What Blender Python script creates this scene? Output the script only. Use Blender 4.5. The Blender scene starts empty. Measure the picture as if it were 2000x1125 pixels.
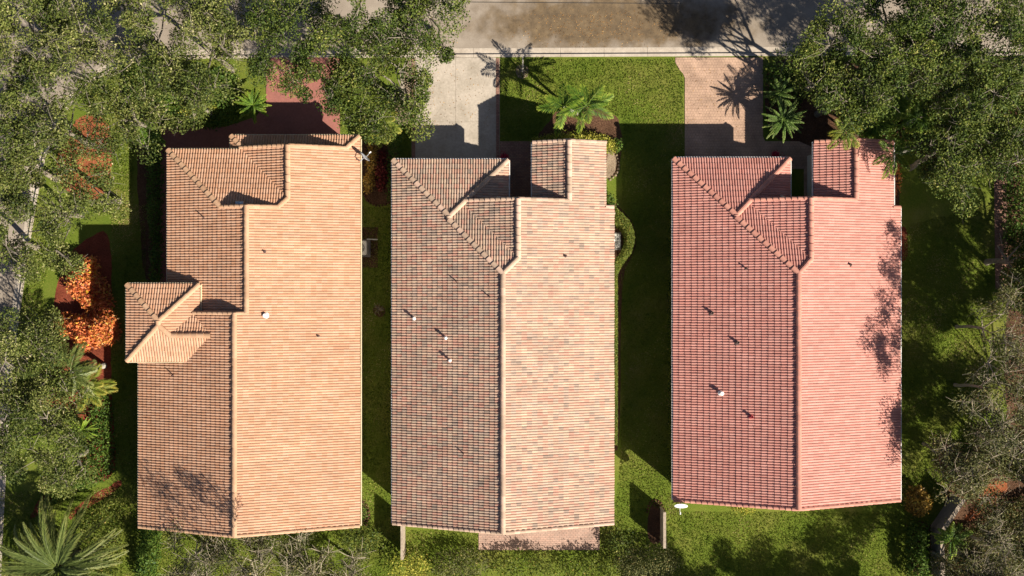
import bpy, math, random
import numpy as np
from mathutils import Vector, Matrix

# ------------------------------------------------------------------ camera, sky, sun, exposure
scene = bpy.context.scene
COL = scene.collection
H = 65.0                      # drone height above the ground
PPM = 31.25                   # photograph pixels per metre on the ground
cam_d = bpy.data.cameras.new('camera')
cam = bpy.data.objects.new('camera', cam_d); COL.objects.link(cam)
cam.location = (0, 0, H); cam.rotation_euler = (0, 0, 0)
cam_d.sensor_width = 36.0; cam_d.lens = 18.0 * H / 32.0
cam_d.clip_start = 0.5; cam_d.clip_end = 2000
scene.camera = cam

SUN_EL = math.radians(36.6)
SH = Vector((0.777, -0.63, 0)).normalized()          # horizontal direction towards the sun
world = bpy.data.worlds.new('World'); scene.world = world; world.use_nodes = True
wn = world.node_tree.nodes; wl = world.node_tree.links
for n in list(wn): wn.remove(n)
wo = wn.new('ShaderNodeOutputWorld'); bg = wn.new('ShaderNodeBackground'); sky = wn.new('ShaderNodeTexSky')
sky.sky_type = 'NISHITA'; sky.sun_disc = False
sky.air_density = 0.55; sky.dust_density = 1.0; sky.ozone_density = 0.5; sky.sun_elevation = SUN_EL; sky.sun_rotation = math.atan2(SH.x, SH.y)
bg.inputs['Strength'].default_value = 0.05
wl.new(sky.outputs[0], bg.inputs[0]); wl.new(bg.outputs[0], wo.inputs[0])
sd = bpy.data.lights.new('sun', 'SUN'); sd.energy = 5.0; sd.angle = math.radians(0.55); sd.color = (1.0, 0.91, 0.775)
sun = bpy.data.objects.new('sun', sd); COL.objects.link(sun)
sdir = Vector((SH.x * math.cos(SUN_EL), SH.y * math.cos(SUN_EL), math.sin(SUN_EL)))
sun.rotation_euler = sdir.to_track_quat('Z', 'Y').to_euler(); sun.location = (30, -30, 60)
vs = scene.view_settings
vs.view_transform = 'Standard'; vs.look = 'None'; vs.gamma = 1.0; vs.use_curve_mapping = False
vs.exposure = 1.0

# ------------------------------------------------------------------ helpers
def G(px, py, z=0.0):
    """a place read off the photograph, at its real height, in metres"""
    f = (H - z) / H / PPM
    return ((px - 1000) * f, (562.5 - py) * f, z)

def mesh_np(name, verts, quads=None, tone=None, smooth=False):
    verts = np.asarray(verts, dtype=np.float32); quads = np.asarray(quads, dtype=np.int32)
    k = quads.shape[1]
    me = bpy.data.meshes.new(name)
    me.vertices.add(len(verts)); me.vertices.foreach_set('co', verts.ravel())
    me.loops.add(quads.size); me.loops.foreach_set('vertex_index', quads.ravel())
    me.polygons.add(len(quads)); me.polygons.foreach_set('loop_start', np.arange(0, quads.size, k, dtype=np.int32))
    if smooth: me.polygons.foreach_set('use_smooth', np.ones(len(quads), dtype=bool))
    me.update(calc_edges=True)
    if tone is not None:
        a = me.attributes.new('tone', 'FLOAT', 'POINT'); a.data.foreach_set('value', np.asarray(tone, dtype=np.float32))
    return me

def mesh_py(name, verts, faces, tone=None, smooth=False):
    me = bpy.data.meshes.new(name)
    me.from_pydata([tuple(v) for v in verts], [], [tuple(f) for f in faces])
    if smooth: me.polygons.foreach_set('use_smooth', [True] * len(me.polygons))
    me.update()
    if tone is not None:
        if not hasattr(tone, '__len__'): tone = [tone] * len(verts)
        a = me.attributes.new('tone', 'FLOAT', 'POINT'); a.data.foreach_set('value', list(tone))
    return me

def link(name, me, mat, parent=None, kind=None):
    """a mesh object; vertices are in metres in the place, whatever the parent"""
    o = bpy.data.objects.new(name, me); COL.objects.link(o)
    if mat is not None and len(me.materials) == 0: me.materials.append(mat)
    if parent is not None:
        o.parent = parent
        if parent.type == 'EMPTY': o.matrix_parent_inverse = Matrix.Translation(-Vector(parent.location))
    if kind: o['kind'] = kind
    return o

def thing(name, label, cat, loc, group=None):
    o = bpy.data.objects.new(name, None); COL.objects.link(o)
    o.location = loc; o.empty_display_size = 0.3
    o['label'] = label; o['category'] = cat
    if group: o['group'] = group
    return o

def tag(o, label, cat, group=None):
    o['label'] = label; o['category'] = cat
    if group: o['group'] = group
    return o

class MB:
    def __init__(s): s.v = []; s.f = []
    def add(s, v, f):
        b = len(s.v); s.v += [tuple(p) for p in v]; s.f += [tuple(i + b for i in q) for q in f]; return s
    def box(s, x0, x1, y0, y1, z0, z1):
        v = [(x0,y0,z0),(x1,y0,z0),(x1,y1,z0),(x0,y1,z0),(x0,y0,z1),(x1,y0,z1),(x1,y1,z1),(x0,y1,z1)]
        return s.add(v, [(3,2,1,0),(4,5,6,7),(0,1,5,4),(1,2,6,5),(2,3,7,6),(3,0,4,7)])
    def prism(s, pts, z0, z1):
        n = len(pts)
        a = sum(pts[i][0]*pts[(i+1)%n][1]-pts[(i+1)%n][0]*pts[i][1] for i in range(n))
        if a < 0: pts = pts[::-1]
        v = [(p[0],p[1],z0) for p in pts] + [(p[0],p[1],z1) for p in pts]
        return s.add(v, [tuple(range(n-1,-1,-1)), tuple(range(n,2*n))] + [(i,(i+1)%n,n+(i+1)%n,n+i) for i in range(n)])
    def tube(s, pts, rad, n=6, cap=True):
        rings = []
        pts = [Vector(p) for p in pts]
        for i, p in enumerate(pts):
            d = (pts[min(i+1,len(pts)-1)] - pts[max(i-1,0)])
            if d.length < 1e-6: d = Vector((0,0,1))
            d.normalize()
            a = d.cross(Vector((0,0,1)) if abs(d.z) < 0.9 else Vector((1,0,0))).normalized(); b = d.cross(a)
            r = rad[i] if hasattr(rad, '__len__') else rad
            rings.append([p + (a*math.cos(t)+b*math.sin(t))*r for t in [2*math.pi*k/n for k in range(n)]])
        v = [q for r in rings for q in r]; f = []
        for i in range(len(rings)-1):
            for k in range(n):
                f.append((i*n+k, i*n+(k+1)%n, (i+1)*n+(k+1)%n, (i+1)*n+k))
        if cap: f.append(tuple(range(n-1,-1,-1))); f.append(tuple((len(rings)-1)*n+k for k in range(n)))
        return s.add(v, f)
    def lathe(s, c, prof, n=16):
        v = []; f = []
        for (r, z) in prof:
            for k in range(n):
                t = 2*math.pi*k/n; v.append((c[0]+r*math.cos(t), c[1]+r*math.sin(t), c[2]+z))
        for i in range(len(prof)-1):
            for k in range(n): f.append((i*n+k, i*n+(k+1)%n, (i+1)*n+(k+1)%n, (i+1)*n+k))
        return s.add(v, f)
    def mesh(s, name, tone=None, smooth=False): return mesh_py(name, s.v, s.f, tone, smooth)
    def build(s, name, mat, parent=None, tone=None, smooth=False, kind=None):
        return link(name, s.mesh(name, tone, smooth), mat, parent, kind)

# ------------------------------------------------------------------ materials (all procedural)
def new_mat(name):
    m = bpy.data.materials.new(name); m.use_nodes = True
    nt = m.node_tree; b = nt.nodes['Principled BSDF']
    return m, nt, b
def node(nt, t, **kw):
    n = nt.nodes.new(t)
    for k, v in kw.items(): setattr(n, k, v)
    return n
def noise(nt, scale, detail=4, rough=0.55, coord=None):
    n = node(nt, 'ShaderNodeTexNoise'); n.inputs['Scale'].default_value = scale
    n.inputs['Detail'].default_value = detail; n.inputs['Roughness'].default_value = rough
    if coord is None:
        g = node(nt, 'ShaderNodeNewGeometry'); coord = g.outputs['Position']
    nt.links.new(coord, n.inputs['Vector'])
    return n.outputs['Fac']
def ramp(nt, fac, stops, interp='LINEAR'):
    r = node(nt, 'ShaderNodeValToRGB'); r.color_ramp.interpolation = interp
    e = r.color_ramp.elements
    while len(e) < len(stops): e.new(0.5)
    for i, (p, c) in enumerate(stops):
        e[i].position = p; e[i].color = (c[0], c[1], c[2], 1)
    nt.links.new(fac, r.inputs['Fac']); return r.outputs['Color']
def mix(nt, fac, a, b, mode='MIX'):
    m = node(nt, 'ShaderNodeMix', data_type='RGBA', blend_type=mode)
    for s, val in ((0, fac), (6, a), (7, b)):
        if hasattr(val, 'is_output'): nt.links.new(val, m.inputs[s])
        elif isinstance(val, (int, float)): m.inputs[s].default_value = val
        else: m.inputs[s].default_value = (*val, 1)
    return m.outputs[2]
def bump(nt, b, h, strength, dist):
    n = node(nt, 'ShaderNodeBump'); n.inputs['Strength'].default_value = strength; n.inputs['Distance'].default_value = dist
    nt.links.new(h, n.inputs['Height']); nt.links.new(n.outputs['Normal'], b.inputs['Normal'])
def gray(nt, fac, lo, hi, p0=0.3, p1=0.7):
    return ramp(nt, fac, [(p0, (lo,)*3), (p1, (hi,)*3)])
def attr(nt, name='tone'):
    a = node(nt, 'ShaderNodeAttribute'); a.attribute_name = name; return a.outputs['Fac']

def plain(name, col, rough=0.6, metal=0.0, var=0.12, scale=6, spec=0.5):
    m, nt, b = new_mat(name)
    c = mix(nt, 1.0, col, gray(nt, noise(nt, scale), 1-var, 1+var), 'MULTIPLY')
    nt.links.new(c, b.inputs['Base Color']); b.inputs['Roughness'].default_value = rough
    b.inputs['Metallic'].default_value = metal; b.inputs['Specular IOR Level'].default_value = spec
    return m

def tile_mat(name, stops, mott, dirt=0.0, dirtcol=(0.125,0.105,0.090), interp='LINEAR'):
    m, nt, b = new_mat(name)
    c = ramp(nt, attr(nt), stops, interp)
    c = mix(nt, 1.0, c, gray(nt, noise(nt, 0.7, 5), 1-mott, 1+mott*0.6), 'MULTIPLY')
    c = mix(nt, 1.0, c, gray(nt, noise(nt, 14, 5, 0.7), 0.86, 1.08), 'MULTIPLY')
    g_ = node(nt, 'ShaderNodeNewGeometry'); mp_ = node(nt, 'ShaderNodeMapping'); mp_.inputs['Scale'].default_value = (0.22, 2.6, 1.0)
    nt.links.new(g_.outputs['Position'], mp_.inputs['Vector'])
    c = mix(nt, 1.0, c, gray(nt, noise(nt, 1.0, 5, 0.6, mp_.outputs[0]), 0.86, 1.06), 'MULTIPLY')
    if dirt:
        mk = node(nt, 'ShaderNodeMath', operation='MULTIPLY')
        nt.links.new(gray(nt, noise(nt, 0.55, 6, 0.65), 0, 1, 0.48, 0.72), mk.inputs[0])
        nt.links.new(gray(nt, noise(nt, 5, 4, 0.7), 0.1, dirt, 0.35, 0.65), mk.inputs[1])
        c = mix(nt, mk.outputs[0], c, dirtcol)
    nt.links.new(c, b.inputs['Base Color']); b.inputs['Roughness'].default_value = 0.78
    b.inputs['Specular IOR Level'].default_value = 0.3
    bump(nt, b, noise(nt, 40, 3), 0.25, 0.01)
    return m

def leaf_mat(name, stops, trans=0.25, rough=0.6, spec=0.22):
    m, nt, b = new_mat(name)
    c = ramp(nt, attr(nt), stops)
    c = mix(nt, 1.0, c, gray(nt, noise(nt, 0.5, 3), 0.78, 1.15), 'MULTIPLY')
    nt.links.new(c, b.inputs['Base Color']); b.inputs['Roughness'].default_value = rough
    b.inputs['Specular IOR Level'].default_value = spec
    t = node(nt, 'ShaderNodeBsdfTranslucent'); nt.links.new(mix(nt, 1.0, c, (1.1, 1.15, 0.55), 'MULTIPLY'), t.inputs['Color'])
    x = node(nt, 'ShaderNodeMixShader'); x.inputs[0].default_value = trans
    nt.links.new(b.outputs[0], x.inputs[1]); nt.links.new(t.outputs[0], x.inputs[2])
    out = nt.nodes['Material Output']; nt.links.new(x.outputs[0], out.inputs['Surface'])
    return m

def lawn_mat(name):
    m, nt, b = new_mat(name)
    c = ramp(nt, noise(nt, 0.35, 6, 0.62), [(0.30, (0.085,0.130,0.018)), (0.50, (0.125,0.150,0.026)), (0.64, (0.215,0.185,0.055)), (0.74, (0.30,0.225,0.10))])
    c2 = ramp(nt, noise(nt, 9, 5, 0.7), [(0.30, (0.065,0.095,0.014)), (0.55, (0.145,0.165,0.030)), (0.75, (0.24,0.21,0.065))])
    c = mix(nt, 0.5, c, c2)
    c = mix(nt, 1.0, c, gray(nt, noise(nt, 30, 3, 0.7), 0.55, 1.35), 'MULTIPLY')
    c = mix(nt, 1.0, c, (0.90, 1.0, 0.85), 'MULTIPLY')
    nt.links.new(c, b.inputs['Base Color']); b.inputs['Roughness'].default_value = 0.95; b.inputs['Specular IOR Level'].default_value = 0.0
    bump(nt, b, noise(nt, 22, 4, 0.7), 0.6, 0.05)
    return m

def mulch_mat(name, a, bcol, c3):
    m, nt, b = new_mat(name)
    c = ramp(nt, noise(nt, 11, 6, 0.75), [(0.3, a), (0.52, bcol), (0.72, c3)])
    c = mix(nt, 1.0, c, gray(nt, noise(nt, 1.2, 4), 0.7, 1.15), 'MULTIPLY')
    nt.links.new(c, b.inputs['Base Color']); b.inputs['Roughness'].default_value = 0.95; b.inputs['Specular IOR Level'].default_value = 0.1
    bump(nt, b, noise(nt, 18, 5, 0.75), 1.0, 0.08)
    return m

def paver_mat(name, c1, c2, mortar, bw, bh, var=0.2, rot=0.0):
    m, nt, b = new_mat(name)
    g = node(nt, 'ShaderNodeNewGeometry')
    mp = node(nt, 'ShaderNodeMapping'); mp.inputs['Rotation'].default_value = (0, 0, rot)
    nt.links.new(g.outputs['Position'], mp.inputs['Vector'])
    br = node(nt, 'ShaderNodeTexBrick'); nt.links.new(mp.outputs[0], br.inputs['Vector'])
    br.inputs['Scale'].default_value = 1.0; br.inputs['Brick Width'].default_value = bw; br.inputs['Row Height'].default_value = bh
    br.inputs['Mortar Size'].default_value = 0.009; br.inputs['Mortar Smooth'].default_value = 0.2; br.inputs['Bias'].default_value = 0.0
    br.inputs['Color1'].default_value = (*c1, 1); br.inputs['Color2'].default_value = (*c2, 1); br.inputs['Mortar'].default_value = (*mortar, 1)
    c = mix(nt, 1.0, br.outputs['Color'], gray(nt, noise(nt, 0.8, 6, 0.6), 1-var, 1+var), 'MULTIPLY')
    c = mix(nt, 1.0, c, gray(nt, noise(nt, 9, 5, 0.7), 0.8, 1.15), 'MULTIPLY')
    nt.links.new(c, b.inputs['Base Color']); b.inputs['Roughness'].default_value = 0.88; b.inputs['Specular IOR Level'].default_value = 0.25
    inv = node(nt, 'ShaderNodeMath', operation='SUBTRACT'); inv.inputs[0].default_value = 1.0
    nt.links.new(br.outputs['Fac'], inv.inputs[1]); bump(nt, b, inv.outputs[0], 0.6, 0.015)
    return m

def concrete_mat(name, col, stain, amount=0.5):
    m, nt, b = new_mat(name)
    f = gray(nt, noise(nt, 0.6, 7, 0.65), 0, amount, 0.42, 0.72)
    c = mix(nt, f, col, stain)
    c = mix(nt, 1.0, c, gray(nt, noise(nt, 7, 6, 0.7), 0.82, 1.12), 'MULTIPLY')
    c = mix(nt, 1.0, c, gray(nt, noise(nt, 60, 2), 0.9, 1.08), 'MULTIPLY')
    nt.links.new(c, b.inputs['Base Color']); b.inputs['Roughness'].default_value = 0.9; b.inputs['Specular IOR Level'].default_value = 0.25
    bump(nt, b, noise(nt, 35, 4), 0.3, 0.01)
    return m

def road_mat():
    m, nt, b = new_mat('worn asphalt')
    g = node(nt, 'ShaderNodeNewGeometry')
    c = ramp(nt, noise(nt, 0.5, 7, 0.62), [(0.35, (0.235,0.195,0.155)), (0.65, (0.31,0.265,0.215))])
    # dried silt and leaf tannin left where water stands along the gutter
    mp = node(nt, 'ShaderNodeMapping'); mp.vector_type = 'POINT'
    px = G(1190, 42)
    mp.inputs['Location'].default_value = (-px[0]/10.5, -px[1]/2.1, 0); mp.inputs['Scale'].default_value = (1/10.5, 1/2.1, 1)
    nt.links.new(g.outputs['Position'], mp.inputs['Vector'])
    ln = node(nt, 'ShaderNodeVectorMath', operation='LENGTH'); nt.links.new(mp.outputs[0], ln.inputs[0])
    ad = node(nt, 'ShaderNodeMath', operation='ADD'); nt.links.new(ln.outputs['Value'], ad.inputs[0])
    nn = node(nt, 'ShaderNodeMath', operation='MULTIPLY_ADD'); nt.links.new(noise(nt, 0.9, 6, 0.6), nn.inputs[0]); nn.inputs[1].default_value = 1.2; nn.inputs[2].default_value = -0.6
    nt.links.new(nn.outputs[0], ad.inputs[1])
    f = ramp(nt, ad.outputs[0], [(0.55, (0.9,)*3), (1.05, (0.0,)*3)])
    st = ramp(nt, noise(nt, 2.2, 6, 0.7), [(0.35, (0.080,0.055,0.030)), (0.6, (0.145,0.100,0.053)), (0.78, (0.20,0.145,0.078))])
    c = mix(nt, f, c, st)
    c = mix(nt, 1.0, c, gray(nt, noise(nt, 45, 3, 0.7), 0.82, 1.15), 'MULTIPLY')
    nt.links.new(c, b.inputs['Base Color']); b.inputs['Roughness'].default_value = 0.92; b.inputs['Specular IOR Level'].default_value = 0.2
    bump(nt, b, noise(nt, 60, 3), 0.4, 0.01)
    return m

def bark_mat(name, a, c2):
    m, nt, b = new_mat(name)
    c = ramp(nt, noise(nt, 7, 6, 0.7), [(0.3, a), (0.7, c2)])
    nt.links.new(c, b.inputs['Base Color']); b.inputs['Roughness'].default_value = 0.9; b.inputs['Specular IOR Level'].default_value = 0.15
    bump(nt, b, noise(nt, 25, 4), 0.6, 0.03)
    return m

M = {}
M['lawn'] = lawn_mat('mown lawn')
M['road'] = road_mat()
M['kerb'] = concrete_mat('kerb concrete', (0.46,0.40,0.33), (0.24,0.19,0.14), 0.6)
M['drive'] = concrete_mat('driveway concrete', (0.43,0.375,0.31), (0.25,0.215,0.165), 0.8)
M['redcoat'] = concrete_mat('red coated driveway', (0.31,0.125,0.10), (0.22,0.095,0.08), 0.7)
M['brick'] = paver_mat('brick walk', (0.24,0.12,0.09), (0.30,0.17,0.12), (0.12,0.09,0.07), 0.20, 0.10)
M['paver'] = paver_mat('tan paver', (0.41,0.275,0.195), (0.385,0.255,0.185), (0.27,0.185,0.135), 0.17, 0.17, 0.3)
M['patio'] = paver_mat('patio paver', (0.42,0.27,0.21), (0.36,0.25,0.20), (0.20,0.14,0.11), 0.22, 0.12)
M['mulch_brown'] = mulch_mat('brown mulch', (0.045,0.025,0.015), (0.115,0.06,0.035), (0.21,0.13,0.08))
M['mulch_red'] = mulch_mat('red mulch', (0.10,0.022,0.012), (0.22,0.055,0.03), (0.33,0.11,0.06))
M['mulch_orange'] = mulch_mat('orange mulch', (0.16,0.045,0.018), (0.32,0.105,0.045), (0.45,0.19,0.10))
M['gravel'] = mulch_mat('pale gravel', (0.16,0.11,0.07), (0.30,0.23,0.16), (0.42,0.35,0.26))
M['wall'] = concrete_mat('cream stucco', (0.60,0.54,0.44), (0.45,0.40,0.32), 0.4)
M['white'] = plain('white painted metal', (0.78,0.77,0.74), 0.45)
M['cream'] = plain('cream painted metal', (0.66,0.56,0.38), 0.5)
M['ac'] = plain('grey beige sheet metal', (0.50,0.49,0.44), 0.45)
M['dark'] = plain('dark metal', (0.03,0.03,0.03), 0.5)
M['darkpipe'] = plain('brown vent pipe', (0.10,0.06,0.05), 0.6)
M['dish_shade'] = plain('dish shade grey', (0.32,0.33,0.36), 0.4)  # shade on the dish turned from the sun is put into this grey
M['glass'] = plain('window glass', (0.05,0.06,0.07), 0.08)
M['skylight'] = plain('skylight dome', (0.42,0.52,0.62), 0.15)
M['door'] = plain('door paint', (0.62,0.58,0.50), 0.5)
M['tile1'] = tile_mat('orange terracotta tile', [(0,(0.485,0.262,0.158)),(0.5,(0.512,0.298,0.190)),(1,(0.535,0.330,0.222))], 0.10)
M['tile2'] = tile_mat('mixed brown and pink tile', [(0,(0.29,0.22,0.175)),(0.06,(0.37,0.275,0.215)),(0.16,(0.445,0.325,0.255)),(0.40,(0.50,0.345,0.252)),(0.60,(0.495,0.305,0.222)),(0.78,(0.475,0.260,0.196)),(0.90,(0.53,0.385,0.28)),(1.0,(0.44,0.335,0.25))], 0.13, dirt=0.46)
M['tile3'] = tile_mat('salmon pink tile', [(0,(0.505,0.225,0.183)),(0.5,(0.535,0.252,0.206)),(1,(0.555,0.28,0.233))], 0.07)
M['cap1'] = tile_mat('orange ridge tile', [(0,(0.46,0.275,0.165)),(1,(0.52,0.33,0.21))], 0.08)
M['cap2'] = tile_mat('tan ridge tile', [(0,(0.36,0.26,0.19)),(0.5,(0.52,0.37,0.27)),(1,(0.58,0.40,0.31))], 0.08)
M['cap3'] = tile_mat('salmon ridge tile', [(0,(0.47,0.21,0.16)),(1,(0.58,0.28,0.21))], 0.06)
M['under'] = plain('roof underlay', (0.16,0.10,0.075), 0.9)
M['oak'] = leaf_mat('oak leaves', [(0,(0.026,0.046,0.009)),(0.35,(0.078,0.104,0.018)),(0.7,(0.152,0.172,0.038)),(0.95,(0.25,0.25,0.085)),(1,(0.40,0.36,0.18))], 0.14)
M['oak_dark'] = leaf_mat('dark oak leaves', [(0,(0.018,0.038,0.006)),(0.45,(0.068,0.102,0.014)),(0.85,(0.150,0.180,0.030)),(1,(0.28,0.27,0.07))], 0.14)
M['sparse'] = leaf_mat('thin grey green leaves', [(0,(0.040,0.052,0.016)),(0.5,(0.105,0.112,0.036)),(0.9,(0.19,0.18,0.065)),(1,(0.30,0.22,0.09))], 0.2)
M['palm'] = leaf_mat('palm fronds', [(0,(0.022,0.060,0.010)),(0.45,(0.085,0.165,0.018)),(0.75,(0.20,0.28,0.03)),(1,(0.40,0.42,0.07))], 0.28, 0.55)
M['palm_yellow'] = leaf_mat('yellow green palm fronds', [(0,(0.07,0.12,0.015)),(0.6,(0.18,0.22,0.03)),(1,(0.34,0.27,0.04))], 0.28, 0.55)
M['datepalm'] = leaf_mat('grey green date palm fronds', [(0,(0.045,0.075,0.018)),(0.6,(0.125,0.160,0.040)),(1,(0.26,0.26,0.08))], 0.2, 0.45)
M['cycad'] = leaf_mat('glossy cycad leaves', [(0,(0.04,0.095,0.016)),(0.6,(0.125,0.195,0.040)),(1,(0.26,0.30,0.09))], 0.18, 0.5)
M['hedge'] = leaf_mat('clipped hedge leaves', [(0,(0.025,0.060,0.010)),(0.5,(0.070,0.130,0.016)),(1,(0.14,0.19,0.03))], 0.2)
M['hedge_yellow'] = leaf_mat('yellow variegated leaves', [(0,(0.07,0.11,0.012)),(0.45,(0.25,0.26,0.03)),(1,(0.58,0.50,0.10))], 0.2)
M['boxhedge'] = leaf_mat('fine box hedge leaves', [(0,(0.05,0.08,0.012)),(0.5,(0.115,0.150,0.020)),(0.9,(0.19,0.20,0.035)),(1,(0.30,0.22,0.05))], 0.2)
M['croton'] = leaf_mat('croton leaves', [(0,(0.12,0.025,0.015)),(0.25,(0.42,0.10,0.05)),(0.45,(0.60,0.17,0.045)),(0.68,(0.70,0.25,0.10)),(0.84,(0.64,0.42,0.04)),(1,(0.72,0.50,0.22))], 0.18, 0.5)
M['croton_yellow'] = leaf_mat('yellow croton leaves', [(0,(0.06,0.06,0.015)),(0.35,(0.22,0.13,0.03)),(0.7,(0.45,0.26,0.05)),(1,(0.55,0.42,0.08))], 0.18, 0.5)
M['red_plant'] = leaf_mat('dark red leaves', [(0,(0.05,0.012,0.012)),(0.6,(0.20,0.03,0.03)),(1,(0.36,0.08,0.06))], 0.15)
M['pink'] = leaf_mat('pink blossom', [(0,(0.25,0.01,0.03)),(1,(0.55,0.04,0.10))], 0.15)
M['bark'] = bark_mat('pale oak bark', (0.11,0.09,0.07), (0.30,0.265,0.21))
M['palebark'] = bark_mat('bleached twigs', (0.20,0.17,0.12), (0.44,0.38,0.285))
M['palmbark'] = bark_mat('grey palm trunk', (0.26,0.24,0.20), (0.50,0.47,0.41))
M['browntrunk'] = bark_mat('brown fibrous trunk', (0.09,0.06,0.035), (0.22,0.16,0.10))
M['stem'] = bark_mat('shrub stems', (0.05,0.04,0.02), (0.13,0.10,0.06))
M['wood'] = bark_mat('weathered fence', (0.24,0.19,0.14), (0.44,0.37,0.29))
M['greywall'] = concrete_mat('grey block wall', (0.20,0.185,0.17), (0.13,0.12,0.11), 0.6)
M['grassblade'] = leaf_mat('grass blades', [(0,(0.060,0.105,0.013)),(0.55,(0.138,0.175,0.025)),(0.88,(0.26,0.245,0.065)),(1,(0.38,0.31,0.14))], 0.12, 0.8, 0.0)
M['dryleaf'] = leaf_mat('fallen dry leaves', [(0,(0.16,0.08,0.03)),(0.6,(0.36,0.19,0.06)),(1,(0.50,0.32,0.13))], 0.05, 0.7)
M['clay'] = plain('red glazed pot', (0.30,0.03,0.04), 0.35)

# ------------------------------------------------------------------ the setting: ground, road, kerbs, drives, beds
def smooth_line(pts, it=2):
    for _ in range(it):
        q = [pts[0]]
        for a, b in zip(pts[:-1], pts[1:]):
            q += [(a[0]*.75+b[0]*.25, a[1]*.75+b[1]*.25), (a[0]*.25+b[0]*.75, a[1]*.25+b[1]*.75)]
        q.append(pts[-1]); pts = q
    return pts
def smooth_loop(pts, it=2):
    for _ in range(it):
        q = []
        for i in range(len(pts)):
            a, b = pts[i], pts[(i+1) % len(pts)]
            q += [(a[0]*.75+b[0]*.25, a[1]*.75+b[1]*.25), (a[0]*.25+b[0]*.75, a[1]*.25+b[1]*.75)]
        pts = q
    return pts
def ragged(pts, amp, seed, step=0.25):
    rnd = random.Random(seed); out = []
    n = len(pts)
    for i in range(n):
        a, b = Vector(pts[i]), Vector(pts[(i+1) % n]); L = (b-a).length; k = max(1, int(L/step))
        t = Vector((b-a).normalized()); nn = Vector((-t.y, t.x))
        for j in range(k): out.append(tuple(a + (b-a)*(j/k) + nn*rnd.uniform(-amp, amp)))
    return out
def sheet(name, pts, z, mat, kind='structure', parent=None, depth=0.06):
    return MB().prism(pts, z-depth, z).build(name, mat, parent, kind=kind)
def gp(*pp): return [G(x, y)[:2] for x, y in pp]

gx = 400
o = mesh_py('ground', [(-gx,-gx,-0.16),(gx,-gx,-0.16),(gx,gx,-0.16),(-gx,gx,-0.16)], [(0,1,2,3)])
link('ground', o, M['lawn'], kind='structure')

# kerb line round the corner lot: straight along the street, then turning down the left side
kl_px = [(5600,104),(2600,104),(1500,105),(820,108),(420,110),(300,112),(225,122),(160,165),(112,230),(84,300),(66,400),(48,520),(30,640),(16,780),(6,950),(-2,1110),(-10,1400),(-16,1900),(-20,4000)]
straight_end = 5
kl = [G(*p)[:2] for p in kl_px]
kl = kl[:straight_end] + smooth_line(kl[straight_end:], 2)
# even spacing along the kerb
def resample(pts, step):
    out = [Vector(pts[0])]; acc = 0.0
    for a, b in zip(pts[:-1], pts[1:]):
        a, b = Vector(a), Vector(b); L = (b-a).length; t = step - acc
        while t <= L:
            out.append(a + (b-a)*(t/L)); t += step
        acc = L - (t - step)
    return out
KS = resample(kl, 2.72)
def offs(P, i):
    d = (P[min(i+1,len(P)-1)] - P[max(i-1,0)]).normalized(); return Vector((d.y, -d.x))   # to the right of travel = street side
def off_line(P, d): return [P[i] + offs(P, i)*d for i in range(len(P))]
block = [tuple(p) for p in off_line(KS, -0.14)]
lawn_poly = block + [(G(-20,4000)[0], -150), (150, -150), (150, block[0][1])]
sheet('lawn', lawn_poly, 0.0, M['lawn'], depth=0.14)
outer = [tuple(p) for p in off_line(KS, 7.6)]
rv = [(*p, -0.10) for p in off_line(KS, 0.30)] + [(*p, -0.10) for p in outer]
n = len(KS)
link('road', mesh_py('road', rv, [(i, i+1, n+i+1, n+i) for i in range(n-1)]), M['road'], kind='structure')
# a tarred seam across the street
sx = [G(900,3), G(1330,6)]
MB().prism([(sx[0][0],sx[0][1]-0.02),(sx[1][0],sx[1][1]-0.02),(sx[1][0],sx[1][1]+0.02),(sx[0][0],sx[0][1]+0.02)], -0.10, -0.094).build('road_seam', M['dark'], kind='structure')
kerb = MB().box(KS[0].x-0.3, KS[0].x, KS[0].y-0.3, KS[0].y, -0.15, -0.12).build('kerb', M['kerb'], kind='structure')
prof = [(-0.14,-0.1),(-0.14,0.022),(0.035,0.028),(0.060,-0.092),(0.40,-0.086),(0.46,-0.090),(0.46,-0.16)]
kn = 0
for i in range(len(KS)-1):
    a, b = KS[i], KS[i+1]
    if a.x > 36 and b.x > 36 or (a.y < -21): continue
    na, nb = offs(KS, i), offs(KS, i+1); d = (b-a).normalized()*0.008
    v = [(*(a+d+na*p[0]), p[1]) for p in prof] + [(*(b-d+nb*p[0]), p[1]) for p in prof]; m = len(prof)
    f = [(j, j+1, m+j+1, m+j) for j in range(m-1)] + [tuple(range(m)), tuple(range(2*m-1, m-1, -1))]
    link('kerb_stone', mesh_py('kerb_stone', v, f), M['kerb'], kerb); kn += 1

# middle house: concrete drive in slabs with brick borders and a brick walk
dr = MB().prism(gp((804,113),(976,113),(976,330),(804,330)), -0.05, 0.012).build('driveway', M['drive'], kind='structure')
for (x0,x1,y0,y1) in ((812,889.6,112.5,237.6),(890.2,968,112.5,237.6),(812,889.6,238.3,330),(890.2,968,238.3,330)):
    MB().prism(gp((x0,y0),(x1,y0),(x1,y1),(x0,y1)), -0.04, 0.026).build('slab', M['drive'], dr)
for x0, x1 in ((804.5,811),(969,975.5)):
    MB().prism(gp((x0,113.5),(x1,113.5),(x1,330),(x0,330)), -0.04, 0.032).build('brick_border', M['brick'], dr)
sheet('brick_walk', gp((976.5,276),(1046,276),(1046,430),(976.5,430)), 0.025, M['brick'])
# right house: paver drive and walk
pd = [(1319,112.5),(1319,122),(1326,135),(1334,144),(1337.5,152),(1337.5,330),(1570,330),(1570,400),(1592,400),(1592,290),(1560,276),(1494,276),(1490,266),(1490,112.5)]
sheet('paver_driveway', gp(*pd), 0.03, M['paver'])
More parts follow.
